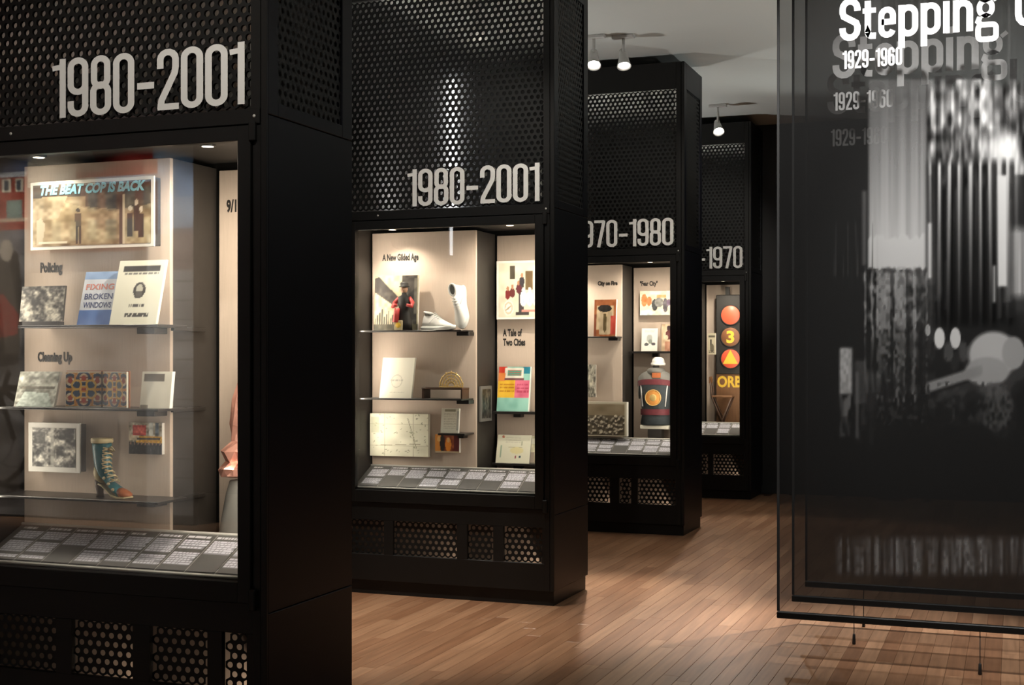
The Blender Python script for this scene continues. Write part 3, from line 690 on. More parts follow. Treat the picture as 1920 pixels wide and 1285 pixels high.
# shrouded form at the right
px = at(447, 900, f1+.40); t = thing('wrapped_relic', 'crumpled pinkish foil object on a grey cloth cone at the right of the nearest case', 'sculpture', (px.x, px.y, .62))
lathe('cloth_cone', (px.x+.03, px.y, .62), [(.12,.001),(.115,.10),(.095,.22),(.075,.33),(.06,.38),(.02,.385)], 'grey_cloth', t, 24)
rings = []
rr_ = np.random.default_rng(4)
for j, (r, h) in enumerate([(.03,.386),(.10,.395),(.115,.42),(.07,.45),(.095,.49),(.05,.53),(.06,.60),(.045,.70),(.02,.80),(.003,.83)]):
    rings.append([Vector((px.x+.03+(r*(.75+.5*rr_.random()))*math.cos(2*math.pi*k/16), px.y+(r*(.75+.5*rr_.random()))*math.sin(2*math.pi*k/16)*.8, .62+h+.012*rr_.random())) for k in range(16)])
loft('foil_wrap', rings, 'pink_foil', t, smooth=False)

# ---- case two
f2 = FY[1]
heading(717,785,476,493,f2+.2895,'A New Gilded Age','dark heading A New Gilded Age at the top of the second case')
heading(943,985,617,649,f2+.624,'A Tale of\nTwo Cities','dark two-line heading A Tale of Two Cities in the second case')
cv = Canvas(58, 66, (.70,.66,.54)); cv.poly([(0,.95),(.10,.98),(.55,.60),(.62,.45),(.50,.42),(0,.70)], (.20,.17,.14)); cv.rect(.62,.1,.98,1,(.22,.20,.18)); cv.poly([(.62,.55),(.98,.8),(.98,.2),(.62,.2)], (.13,.12,.11))
cv.rect(0,0,1,.12,(.30,.28,.20))
for k in range(12): cv.rect(.02+.05*k,.12,.05+.05*k,.22+.2*((k*37)%7)/7,(.24,.22,.18))
cv.noise(14,14,.10,6); cv.rect(.9,.3,1,.95,(.5,.48,.42),.5)
mounted('building_photograph', 'large grey photograph of a leaning tower block on the second case upper shelf', 'photograph', 701, 783, 517, 617, f2+.20, .018, cv, bottom=on_shelf(SH2[0]), lean=.02)
# figurine
fg = at(758, 616, f2+.14); z0 = SH2[0]+.0006
t = thing('figurine', 'dark figurine with red arms and cap in front of the building photograph', 'figurine', (fg.x, fg.y, z0))
def bodyring(cx, z, rx, ry): return [Vector((fg.x+cx+rx*math.cos(2*math.pi*k/14), fg.y+ry*math.sin(2*math.pi*k/14), z0+z)) for k in range(14)]
loft('robe', [bodyring(0.005,.0,.05,.035), bodyring(.005,.05,.045,.033), bodyring(.003,.13,.036,.03), bodyring(0,.185,.045,.032), bodyring(0,.212,.042,.026), bodyring(0,.224,.018,.016), bodyring(0,.24,.014,.014)], 'ink_black', t)
lathe('head', (fg.x, fg.y, z0+.262), [(.004,-.026),(.018,-.018),(.023,0),(.02,.016),(.008,.026)], 'skin_paint', t, 14)
lathe('nose', (fg.x, fg.y-.024, z0+.262), [(.001,-.006),(.005,0),(.004,.004)], 'skin_paint', t, 8, axis='y')
lathe('cap', (fg.x, fg.y, z0+.279), [(.034,-.004),(.034,0),(.025,.004),(.027,.02),(.02,.028),(.003,.03)], 'ink_black', t, 16)
for s in (-1, 1):
    tube('arm', [(fg.x+s*.036, fg.y, z0+.205), (fg.x+s*.062, fg.y-.01, z0+.175), (fg.x+s*.066, fg.y-.03, z0+.15), (fg.x+s*.035, fg.y-.045, z0+.16)], [.014,.014,.012,.009], 'red_paint', t, 10)
tube('skirt_panel', [(fg.x-.035, fg.y-.03, z0+.14), (fg.x-.045, fg.y-.035, z0+.05)], [.018,.02], 'red_paint', t, 10)
bxx = at(747, 616, f2+.105); nb = box('name_block', bxx.x-.028, bxx.x+.028, f2+.10, f2+.125, z0, z0+.062, 'cream_leather', t, .002)
disc('seal', (bxx.x, f2+.098, z0+.032), .018, .002, 'signal_yellow', nb, 16)

# sneakers
def sneaker(name, label, O, A, U_, N_, Ls):
    """A toe direction, U_ up direction, N_ side direction"""
    t = thing(name, label, 'shoe', O, 'pair of white sneakers')
    O = Vector(O); A = Vector(A).normalized(); U_ = Vector(U_).normalized(); N_ = Vector(N_).normalized()
    P = lambda a, n, u: O+(A*a+N_*n+U_*u)*Ls
    prof = [(0,.10),(.04,.13),(.15,.145),(.30,.135),(.45,.13),(.60,.155),(.75,.17),(.88,.145),(.96,.09),(1.0,.03)]
    rings = []
    for a, wd in prof:
        lift = .03*max(0, a-.75)/.25
        rings.append([P(a,-wd,lift+.0),P(a,wd,lift),P(a,wd*1.04,lift+.05),P(a,wd,lift+.085),P(a,-wd,lift+.085),P(a,-wd*1.04,lift+.05)])
    loft('sole', rings, 'rubber_white', t)
    up = []
    for a, wd, hh in [(.03,.09,.34),(.08,.115,.42),(.16,.125,.40),(.24,.12,.36),(.34,.118,.38),(.42,.12,.36),(.55,.135,.29),(.68,.148,.22),(.80,.14,.17),(.90,.105,.135),(.965,.05,.10)]:
        up.append([P(a, wd*math.cos(q)*(1 if math.sin(q) < .5 else .9), .07+max(0,math.sin(q))*(hh-.07) if math.sin(q) > 0 else .07) for q in [math.pi*2*k/16 for k in range(16)]])
    loft('upper', up, 'white_leather', t)
    # collar opening
    ring = [P(.17+.13*math.cos(2*math.pi*k/16), .085*math.sin(2*math.pi*k/16), .405+.03*math.cos(2*math.pi*k/16+3.1)) for k in range(16)]
    tube('collar', ring, .012*Ls*2, 'white_leather', t, 6, closed=True)
    obj('opening', ring, [tuple(range(16))], 'grey_cloth', t)
    for k in range(5):
        a = .36+.055*k; hh = .40-.035*k
        tube('lace', [P(a,-.075,hh-.03), P(a+.01,0,hh+.012), P(a,.075,hh-.03)], .010*Ls, 'rubber_white', t, 5)
    st = tube('side_stripe', [P(.30,-.128,.16), P(.42,-.128,.25), P(.50,-.125,.30)], .008*Ls, 'rubber_white', t, 5)
    return t
s0 = at(792, 616, f2+.15); sneaker('sneaker', 'white sneaker lying flat on the upper shelf of the second case', (s0.x, f2+.17, SH2[0]+.0006), (1,-.35,0), (0,0,1), (.35,1,0), .265)
sneaker('sneaker', 'white sneaker standing upright on its toe beside the flat one', (at(861,550,f2+.2).x, f2+.225, SH2[0]+.277), (.16,-.20,-1), (-.12,-1,.18), (-1,.10,-.18), .280)

cv = Canvas(42, 50, (.93,.91,.84)); cv.ring(.5,.42,.16,.15,.06,(.78,.76,.69)); cv.lines(.3,.4,.7,.46,1,(.76,.74,.68),1); cv.lines(.3,.12,.8,.16,1,(.80,.78,.71),2)
mounted('white_booklet', 'blank cream booklet leaning on the second case middle shelf', 'booklet', 711, 771, 671, 746, f2+.13, .022, cv, edge='cream_paper', bottom=on_shelf(SH2[1]), lean=.06)
# small black table stand with gold crown-like clutch
c0, c1 = at(795,746,f2+.14).x, at(871,746,f2+.14).x; zt = at(833,727,f2+.14).z; zb = SH2[1]+.0006
t = thing('display_stand', 'low dark wooden stand under the gold brooch', 'stand', ((c0+c1)/2, f2+.16, zb))
box('stand_top', c0, c1, f2+.10, f2+.22, zt-.012, zt, 'dark_brown', t, .002)
for xx in (c0+.006, c1-.006):
    box('stand_leg', xx-.005, xx+.005, f2+.105, f2+.215, zb, zt-.012, 'dark_brown', t)
g = at(846,725,f2+.15); t = thing('gold_brooch', 'gold filigree fan brooch resting on the low stand', 'jewellery', (g.x, g.y, zt+.0005))
for r_ in (.078,.062,.045,.028):
    tube('arch', [(g.x+r_*math.cos(a), g.y, zt+.004+r_*1.15*math.sin(a)) for a in [math.pi*k/16 for k in range(17)]], .0045, 'gold', t, 6)
for k in range(7):
    a = math.pi*(k+.5)/7; tube('rib', [(g.x+.02*math.cos(a), g.y, zt+.006+.02*math.sin(a)), (g.x+.078*math.cos(a), g.y, zt+.004+.088*math.sin(a))], .003, 'gold', t, 6)
    lathe('bead', (g.x+.082*math.cos(a), g.y, zt+.006+.094*math.sin(a)), [(.001,-.006),(.006,0),(.001,.006)], 'gold', t, 8)
box('foot_bar', g.x-.08, g.x+.08, g.y-.01, g.y+.012, zt+.0005, zt+.008, 'gold', t, .002)

cv = Canvas(80, 66, (.88,.87,.78)); cv.noise(5,6,.05,61)
for u in (.25,.5,.75): cv.rect(u-.006,0,u+.006,1,(.74,.72,.62))
for v in (.25,.5,.75): cv.rect(0,v-.006,1,v+.006,(.78,.76,.66))
r_ = np.random.default_rng(6)
for k in range(60):
    u, v = r_.random(), r_.random(); cv.line(u,v,u+.06*(r_.random()-.5),v+.08*(r_.random()-.5),.006,(.55,.56,.45))
cv.rect(.02,.55,.16,.92,(.62,.64,.52),.4); cv.line(.1,.25,.9,.3,.006,(.6,.58,.48)); cv.line(.65,.9,.8,.2,.006,(.55,.54,.45))
mounted('folded_map', 'pale folded map panel on the lower left board of the second case', 'map', 694, 803, 776, 856, f2+.25, .03, cv, edge='cream_paper')
z_l = at(843,813,f2+.14).z
lg = thing('wall_ledge', 'short dark ledge under the framed letter in the second case', 'shelf', (at(845,813,f2+.2).x, f2+.2, z_l))
box('ledge_plate', at(822,813,f2+.14).x, -3.215, f2+.13, f2+.2885, z_l-.012, z_l, 'shelf_black', lg, .002); box('ledge_bracket', -3.30, -3.26, f2+.22, f2+.2885, z_l-.035, z_l-.0125, 'shelf_black', lg)
cv = Canvas(30, 42, (.90,.89,.82)); cv.lines(.15,.15,.85,.8,10,(.72,.70,.62),5,.4); cv.rect(.2,.86,.8,.97,(.62,.60,.50)); cv.rect(.88,.1,1,.9,(.70,.70,.66))
mounted('framed_letter', 'small typed letter in clear holder standing on the short ledge', 'letter', 826, 859, 766, 812, f2+.17, .02, cv, bottom=z_l+.0005, lean=.02)
cv = Canvas(40, 34, (.50,.22,.08)); cv.noise(5,7,.18,71); cv.rect(.0,0,.25,1,(.78,.50,.18)); cv.ell(.30,.5,.10,.5,(.08,.05,.04)); cv.ell(.16,.75,.07,.15,(.85,.66,.40)); cv.ell(.55,.45,.12,.4,(.90,.55,.15)); cv.ell(.55,.7,.06,.14,(.88,.70,.48)); cv.rect(.78,0,1,1,(.36,.10,.10)); cv.rect(0,0,1,.08,(.75,.68,.55))
mounted('colour_picture', 'small orange picture below the framed letter', 'picture', 816, 861, 815, 849, f2+.262, .026, cv)
# right board of case two
cv = Canvas(54, 70, (.86,.83,.74)); cv.rect(.30,.70,.42,.95,(.28,.25,.20)); cv.rect(.68,.5,.88,.85,(.42,.34,.22)); cv.rect(.9,.45,1,.95,(.84,.87,.88)); cv.noise(8,8,.05,3)
cv.rect(.52,.05,.66,.62,(.28,.25,.25)); cv.rect(.44,.04,.78,.10,(.25,.23,.22))
for u, v, c_ in ((.24,.42,(.48,.16,.16)),(.36,.45,(.40,.18,.17)),(.52,.52,(.36,.15,.18)),(.60,.66,(.22,.20,.22))): cv.ell(u,v,.07,.09,c_); cv.ell(u,v+.11,.035,.045,(.70,.50,.38))
for u in (.64,.80,.96): cv.ell(u,.34,.09,.14,(.92,.92,.92)); cv.ell(u,.30,.04,.05,(.72,.78,.88)); cv.ell(u,.5,.04,.05,(.90,.88,.85))
cv.ell(.26,.17,.13,.14,(.94,.93,.88)); cv.line(.18,.12,.34,.22,.015,(.70,.62,.50)); cv.ring(.26,.17,.09,.10,.2,(.82,.76,.66)); cv.rect(.60,.10,1,.14,(.80,.55,.5))
mounted('protest_photograph', 'white-bordered colour photograph of a crowd with round placards', 'photograph', 931, 1012, 489, 599, f2+.55, .03, cv, border=.014, frame='paper_white')
z_l = at(965,772,f2+.50).z
lg = thing('wall_ledge', 'dark ledge under the bright multicoloured booklet', 'shelf', (-3.0, f2+.55, z_l)); box('ledge_plate', -3.17, -2.68, f2+.48, f2+.624, z_l-.016, z_l, 'shelf_black', lg, .002); box('ledge_bracket', -3.05, -3.0, f2+.56, f2+.624, z_l-.04, z_l-.0165, 'shelf_black', lg)
cv = Canvas(46, 62, (.55,.76,.70)); cv.rect(0,.86,.25,1,(.78,.24,.16)); cv.rect(.74,.84,1,1,(.12,.48,.56)); cv.rect(.2,.72,.76,.98,(.88,.86,.80)); cv.rect(0,.30,.56,.70,(.88,.70,.20)); cv.rect(.52,.30,1,.70,(.84,.42,.52)); cv.rect(.0,.68,.2,.86,(.86,.52,.26)); cv.rect(.2,.70,.78,.745,(.45,.28,.30))
cv.lines(.06,.40,.5,.62,3,(.72,.48,.10),3,.5); cv.lines(.58,.38,.95,.62,3,(.70,.25,.36),4,.5); cv.noise(7,6,.06,9); cv.rect(.96,0,1,1,(.92,.94,.90)); cv.rect(.28,.80,.7,.92,(.30,.58,.50)); cv.lines(.3,.78,.7,.93,3,(.72,.30,.26),8,.4)
mounted('bright_booklet', 'bright red yellow pink and teal booklet leaning on the ledge', 'booklet', 931, 992, 688, 771, f2+.52, .02, cv, bottom=z_l+.0005, lean=.05)
z_l = at(965,869,f2+.50).z
lg = thing('wall_ledge', 'lowest dark ledge under the open white brochure', 'shelf', (-3.0, f2+.55, z_l)); box('ledge_plate', -3.17, -2.68, f2+.47, f2+.624, z_l-.016, z_l, 'shelf_black', lg, .002); box('ledge_bracket', -3.05, -3.0, f2+.56, f2+.624, z_l-.04, z_l-.0165, 'shelf_black', lg)
cv = Canvas(52, 40, (.90,.89,.80)); cv.rect(.10,.18,.15,.62,(.62,.70,.60)); cv.rect(.35,.55,.75,.58,(.75,.72,.60)); cv.rect(.55,.16,.60,.26,(.62,.28,.34)); cv.rect(.68,.18,.74,.26,(.25,.35,.38)); cv.rect(.72,.62,.76,.78,(.70,.70,.60)); cv.ell(.17,.93,.04,.05,(.75,.45,.35)); cv.ell(.6,.45,.2,.12,(.90,.86,.66)); cv.lines(.25,.68,.7,.9,3,(.78,.76,.68),4,.3)
t, x0, x1, zb, zt = mounted('open_brochure', 'open white brochure with tiny drawings on the lowest ledge', 'brochure', 929, 992, 816, 867, f2+.50, .012, cv, bottom=z_l+.0005, lean=.05)
cv = Canvas(22, 40, (.86,.84,.72)); cv.noise(7,4,.12,4); cv.rect(.3,0,.6,.4,(.72,.66,.6)); cv.rect(.1,.7,.9,.9,(.93,.92,.86)); cv.rect(.66,.05,.85,.55,(.45,.2,.22))
mounted('side_leaflet', 'narrow leaflet standing behind the right end of the open brochure', 'leaflet', 985, 1012, 818, 872, f2+.57, .008, cv, bottom=z_l+.0005, lean=.03)
# framed piece on the dark return, between the boards
yy = f2+.44; xs_ = -3.203
t = thing('dark_framed_picture', 'narrow dark picture with pale frame on the shadowed return between the boards', 'picture', (xs_, yy, at(908,790,yy).z))
za, zb2 = at(908,790,yy).z, at(908,724,yy).z
hexa('frame', (xs_+.002,f2+.34,za), (xs_+.002,f2+.53,za), (xs_+.002,f2+.53,zb2), (xs_+.002,f2+.34,zb2), (.012,0,0), 'grey_cloth', t)
cv = photo_bw(24, 36, 88, .08, .45); painted('print', (xs_+.0152,f2+.36,za+.02), (xs_+.0152,f2+.51,za+.02), (xs_+.0152,f2+.51,zb2-.02), (xs_+.0152,f2+.36,zb2-.02), cv, t)

# ---- case three
f3 = FY[2]
heading(1121,1158,527,538,f3+.2895,'City on Fire','dark heading on the left board of the third case')
heading(1200,1233,527,539,f3+.624,'"Fear City"','dark heading Fear City on the right board of the third case')
cv = Canvas(40, 52, (.62,.36,.20)); cv.rect(.12,.18,.88,.84,(.78,.68,.54)); cv.ell(.48,.76,.32,.10,(.12,.10,.09)); cv.rect(.3,.76,.66,.86,(.16,.13,.12)); cv.poly([(.18,.66),(.42,.66),(.5,.2),(.62,.66),(.84,.66),(.74,.05),(.26,.05)], (.72,.64,.52)); cv.poly([(.42,.62),(.56,.62),(.58,.2),(.50,.08),(.42,.2)], (.34,.28,.16)); cv.rect(.76,.05,.98,.55,(.72,.26,.20)); cv.rect(.0,.0,.12,.6,(.5,.26,.16)); cv.noise(8,8,.08,4)
mounted('brown_book', 'brown book cover with a dark hat and tie on the third case shelf', 'book', 1113, 1154, 562, 630, f3+.15, .03, cv, bottom=on_shelf(SH3[0]), lean=.03)
cv = photo_bw(22, 44, 95, .3, .95, (1,.97,.88))
mounted('narrow_photograph', 'pale photograph half hidden behind the second case edge', 'photograph', 1088, 1117, 684, 745, f3+.24, .02, cv)
cv = Canvas(64, 56, (.58,.52,.42)); cv.noise(4,5,.08,3); cv.rect(0,.0,1,.6,(.40,.36,.29))
r_ = np.random.default_rng(9)
for k in range(120):
    u, v = r_.random(), .05+.55*r_.random(); q = .62+.36*r_.random(); cv.ell(u,v,.022,.035,(q,q*.95,q*.85))
    cv.ell(u+.01,v-.06,.03,.04,(.25,.22,.18),.7)
cv.rect(0,.94,1,1,(.80,.77,.68)); cv.rect(.96,0,1,1,(.80,.77,.68)); cv.rect(0,0,1,.03,(.80,.77,.68))
mounted('crowd_photograph', 'wide sepia crowd photograph at the bottom left of the third case', 'photograph', 1080, 1175, 754, 818, f3+.20, .06, cv, edge='paper_white')
cv = Canvas(50, 42, (.88,.84,.74)); cv.ell(.14,.62,.10,.26,(.82,.48,.28)); cv.ell(.30,.58,.08,.20,(.80,.50,.32)); cv.ell(.48,.42,.10,.24,(.25,.26,.26)); cv.ell(.62,.52,.14,.20,(.52,.52,.50)); cv.ell(.82,.40,.08,.30,(.36,.34,.36)); cv.ell(.93,.52,.07,.14,(.45,.38,.46)); cv.rect(.0,.0,.4,.2,(.78,.84,.84)); cv.rect(.55,.72,.85,.85,(.76,.60,.40)); cv.noise(9,10,.10,4)
mounted('cartoon_print', 'pale print with orange and grey figures under the Fear City heading', 'print', 1200, 1258, 546, 591, f3+.56, .03, cv, edge='paper_white')
z_l = at(1228,659,f3+.52).z
lg = thing('wall_ledge', 'dark ledge across the right board of the third case', 'shelf', (-2.93, f3+.55, z_l)); box('ledge_plate', -3.19, -2.67, f3+.46, f3+.624, z_l-.018, z_l, 'shelf_black', lg, .002); box('ledge_bracket', -3.0, -2.95, f3+.56, f3+.624, z_l-.05, z_l-.0185, 'shelf_black', lg)
cv = Canvas(30, 42, (.92,.91,.87)); cv.ell(.5,.55,.18,.18,(.70,.71,.68)); cv.ell(.32,.30,.14,.07,(.35,.36,.36)); cv.ell(.75,.32,.14,.07,(.35,.34,.36)); cv.ell(.55,.42,.12,.10,(.55,.58,.54)); cv.lines(.2,.82,.8,.92,2,(.72,.72,.70),2)
mounted('white_flyer', 'white flyer with a grey skull-like drawing on the third case ledge', 'flyer', 1202, 1232, 616, 658, f3+.52, .015, cv, bottom=z_l+.0005, lean=.03)
cv = Canvas(20, 44, (.80,.70,.58)); cv.ell(.62,.85,.2,.10,(.22,.14,.16)); cv.ell(.6,.6,.28,.18,(.36,.16,.16)); cv.rect(.3,.0,.9,.35,(.72,.52,.42)); cv.ell(.4,.5,.15,.1,(.85,.78,.66)); cv.noise(7,4,.12,2)
mounted('small_portrait', 'dark red print at the right end of the third case ledge', 'print', 1240, 1262, 608, 656, f3+.54, .012, cv, bottom=z_l+.0005, lean=.02)
# vest on a torso form with a cap
vx = at(1230, 800, f3+.36); za = at(1230,797,f3+.36).z; zs = at(1230,694,f3+.36).z; ZV = .64
t = thing('denim_vest', 'dark denim vest with maroon bands and a round orange patch on a torso form', 'vest', (vx.x, vx.y, za))
def vr(z, rx, ry, n=22): return [Vector((vx.x+rx*math.copysign(abs(math.cos(2*math.pi*k/n))**.75, math.cos(2*math.pi*k/n)), vx.y+ry*math.sin(2*math.pi*k/n), z)) for k in range(n)]
Hh = zs-za; wx = .152
loft('vest_body', [vr(za,wx*.84,.080), vr(za+.03*Hh,wx*.90,.088), vr(za+.2*Hh,wx*.80,.082), vr(za+.5*Hh,wx*.90,.090), vr(za+.74*Hh,wx*1.08,.092), vr(za+.86*Hh,wx*1.02,.080), vr(za+.93*Hh,wx*.80,.062), vr(za+.98*Hh,wx*.5,.05), vr(za+1.01*Hh,wx*.34,.045)], 'denim', t)
for s in (-1,1): tube('armhole', [(vx.x+s*wx*(.98+.05*math.cos(a)), vx.y+.05*math.cos(a), za+Hh*(.68+.2*math.sin(a))) for a in [2*math.pi*k/14 for k in range(14)]], .007, 'grey_cloth', t, 6, closed=True)
loft('yoke', [vr(za+.80*Hh,wx*1.07,.090), vr(za+.87*Hh,wx*1.04,.083), vr(za+.94*Hh,wx*.82,.066), vr(za+.985*Hh,wx*.52,.053)], 'grey_cloth', t, cap=False)
lathe('collar', (vx.x, vx.y, za+.98*Hh), [(.085,-.02),(.075,.015),(.05,.03)], 'grey_cloth', t, 18)
def curved_band(nm, zc, hh, m, a0=200, a1=340, arch=0.0, kx=1.06):
    V, Fc = [], []; n = 14
    for k in range(n+1):
        a = math.radians(a0+(a1-a0)*k/n); c_ = math.copysign(abs(math.cos(a))**.75, math.cos(a)); ar = arch*(1-((k/n)*2-1)**2)
        for zz in (-hh, hh): V.append((vx.x+(wx*kx+.003)*c_, vx.y+(.096)*math.sin(a), zc+zz+ar))
    for k in range(n): Fc.append((2*k,2*k+2,2*k+3,2*k+1))
    return obj(nm, V, Fc, m, t, True)
curved_band('top_rocker', za+.74*Hh, .024, 'maroon_patch', arch=.022); curved_band('bottom_rocker', za+.24*Hh, .026, 'maroon_patch', kx=.87)
for s_ in (-1,1): tube('trim', [(vx.x+s_*wx*.80, vx.y-.062, za+.80*Hh), (vx.x+s_*wx*.74, vx.y-.070, za+.6*Hh), (vx.x+s_*wx*.66, vx.y-.074, za+.34*Hh)], .006, 'lamp_body', t, 6)
rp = disc('round_patch', (vx.x, vx.y-.106, za+.50*Hh), .072, .008, 'orange_patch', t, 24); disc('patch_centre', (vx.x, vx.y-.109, za+.50*Hh), .03, .004, 'gold', rp, 16)
tube('patch_border', [(vx.x+.068*math.cos(a), vx.y-.108, za+.50*Hh+.068*math.sin(a)) for a in [2*math.pi*k/24 for k in range(24)]], .004, 'gold', rp, 5, closed=True)
box('name_patch', vx.x-.012, vx.x+.065, vx.y-.092, vx.y-.086, za+.86*Hh, za+.95*Hh, 'rust_leather', t)
box('form_base', vx.x-wx*.85, vx.x+wx*.85, vx.y-.06, vx.y+.06, za-.035, za-.002, 'cream_paper', t, .004)
box('form_foot', vx.x-wx*.4, vx.x+wx*.4, vx.y-.05, vx.y+.05, .6205, za-.036, 'dark_interior', t)
tube('form_neck', [(vx.x,vx.y,za+Hh), (vx.x,vx.y,za+Hh*1.09)], .03, 'dark_interior', t, 12)
kz = at(1238,685,f3+.36).z
t = thing('sailor_hat', 'white sailor-style hat on top of the denim vest form', 'hat', (vx.x+.02, vx.y, kz))
lathe('crown', (vx.x+.02, vx.y, kz), [(.045,.0),(.058,.002),(.056,.03),(.048,.055),(.03,.068),(.003,.071)], 'paper_white', t, 20)
lathe('brim', (vx.x+.02, vx.y, kz-.001), [(.06,.0),(.064,.006),(.064,.02),(.058,.022)], 'paper_white', t, 20)

# ---- case four: traffic signal board
f4 = FY[3]; yb = f4+.50
bx0, bx1 = at(1343,760,yb).x, at(1402,760,yb).x; bx1 = min(bx1, -2.672)
zt = at(1368,553,yb).z; zb = .6206
t = thing('signal_board', 'wooden board with three round signals and stencilled yellow letters', 'sign', ((bx0+bx1)/2, yb, zb))
box('wooden_board', bx0, bx1, yb, yb+.03, zb, at(1368,703,yb).z+.06, 'old_wood', t, .003)
zh = at(1368,703,yb).z
hexa('signal_housing', (bx0,yb-.02,zh+.005), (bx1,yb-.02,zh+.005), (bx1,yb-.02,zt), (bx0,yb-.02,zt), (0,.06,0), 'ink_black', t, .008)
box('hanger_strap', at(1360,545,yb).x, at(1368,545,yb).x, yb, yb+.02, zt-.01, at(1364,538,yb).z, 'ink_black', t)
y_s = yb-.036
for (u, v, m_) in ((1369.5,591,'signal_red'),(1369.5,632,'signal_brown'),(1369.5,673,'signal_red')):
    p = at(u, v, y_s); sd_ = disc('signal_disc', p, .104, .015, m_, t, 32)
    tube('signal_rim', [(p.x+.108*math.cos(a), y_s+.008, p.z+.108*math.sin(a)) for a in [2*math.pi*k/32 for k in range(32)]], .007, 'ink_black', sd_, 6, closed=True)
p = at(1369.5,632,y_s); lettering('signal_digit', '3', p.x-.043, p.z-.068, p.x+.043, p.z+.068, y_s-.003, 'signal_yellow', t, bold=.035)
p = at(1369.5,673,y_s); hexa('signal_triangle', (p.x-.083,y_s-.004,p.z-.056), (p.x+.083,y_s-.004,p.z-.056), (p.x+.004,y_s-.004,p.z+.092), (p.x-.004,y_s-.004,p.z+.092), (0,.003,0), 'signal_yellow', t)
zl0, zl1 = at(1368,727,yb).z, at(1368,705,yb).z
lettering('stencil_letters', 'ORB', at(1343,727,yb).x+.012, zl0, at(1391,727,yb).x, zl1, yb-.002, 'signal_yellow', t, bold=.035)
cv = Canvas(26, 44, (.72,.68,.58)); cv.rect(.1,.8,.9,.9,(.35,.33,.28)); cv.rect(.3,.35,.5,.7,(.25,.23,.2)); cv.ell(.55,.3,.25,.2,(.4,.37,.3)); cv.lines(.15,.05,.8,.2,2,(.3,.28,.25),3)
mounted('notice_card', 'small grey notice beside the traffic signal board', 'notice', 1327, 1342, 625, 665, f4+.27, .018, cv, edge='paper_white')
# worn wooden chair in front of the board
cx0, cx1 = at(1334,800,f4+.42).x, at(1378,800,f4+.42).x; zc = .6205; yy = f4+.40
t = thing('folding_chair', 'dark worn folding chair frame at the foot of the signal board', 'chair', ((cx0+cx1)/2, yy, zc))
zs_ = at(1355,745,yy).z; zt_ = at(1338,710,yy).z
for dy in (-.06, .05):
    tube('leg', [(cx0+.06,yy+dy,zc+.008),(cx1-.02,yy+dy,zs_)], .009, 'dark_brown', t); tube('leg', [(cx1-.05,yy+dy,zc+.008),(cx0+.02,yy+dy,zs_),(cx0,yy+dy,zt_)], .009, 'dark_brown', t)
box('seat', cx0+.02, cx1-.01, yy-.07, yy+.06, zs_, zs_+.018, 'old_wood', t, .004)
box('backrest', cx0-.01, cx0+.005, yy-.07, yy+.06, zt_-.05, zt_+.02, 'old_wood', t, .004)

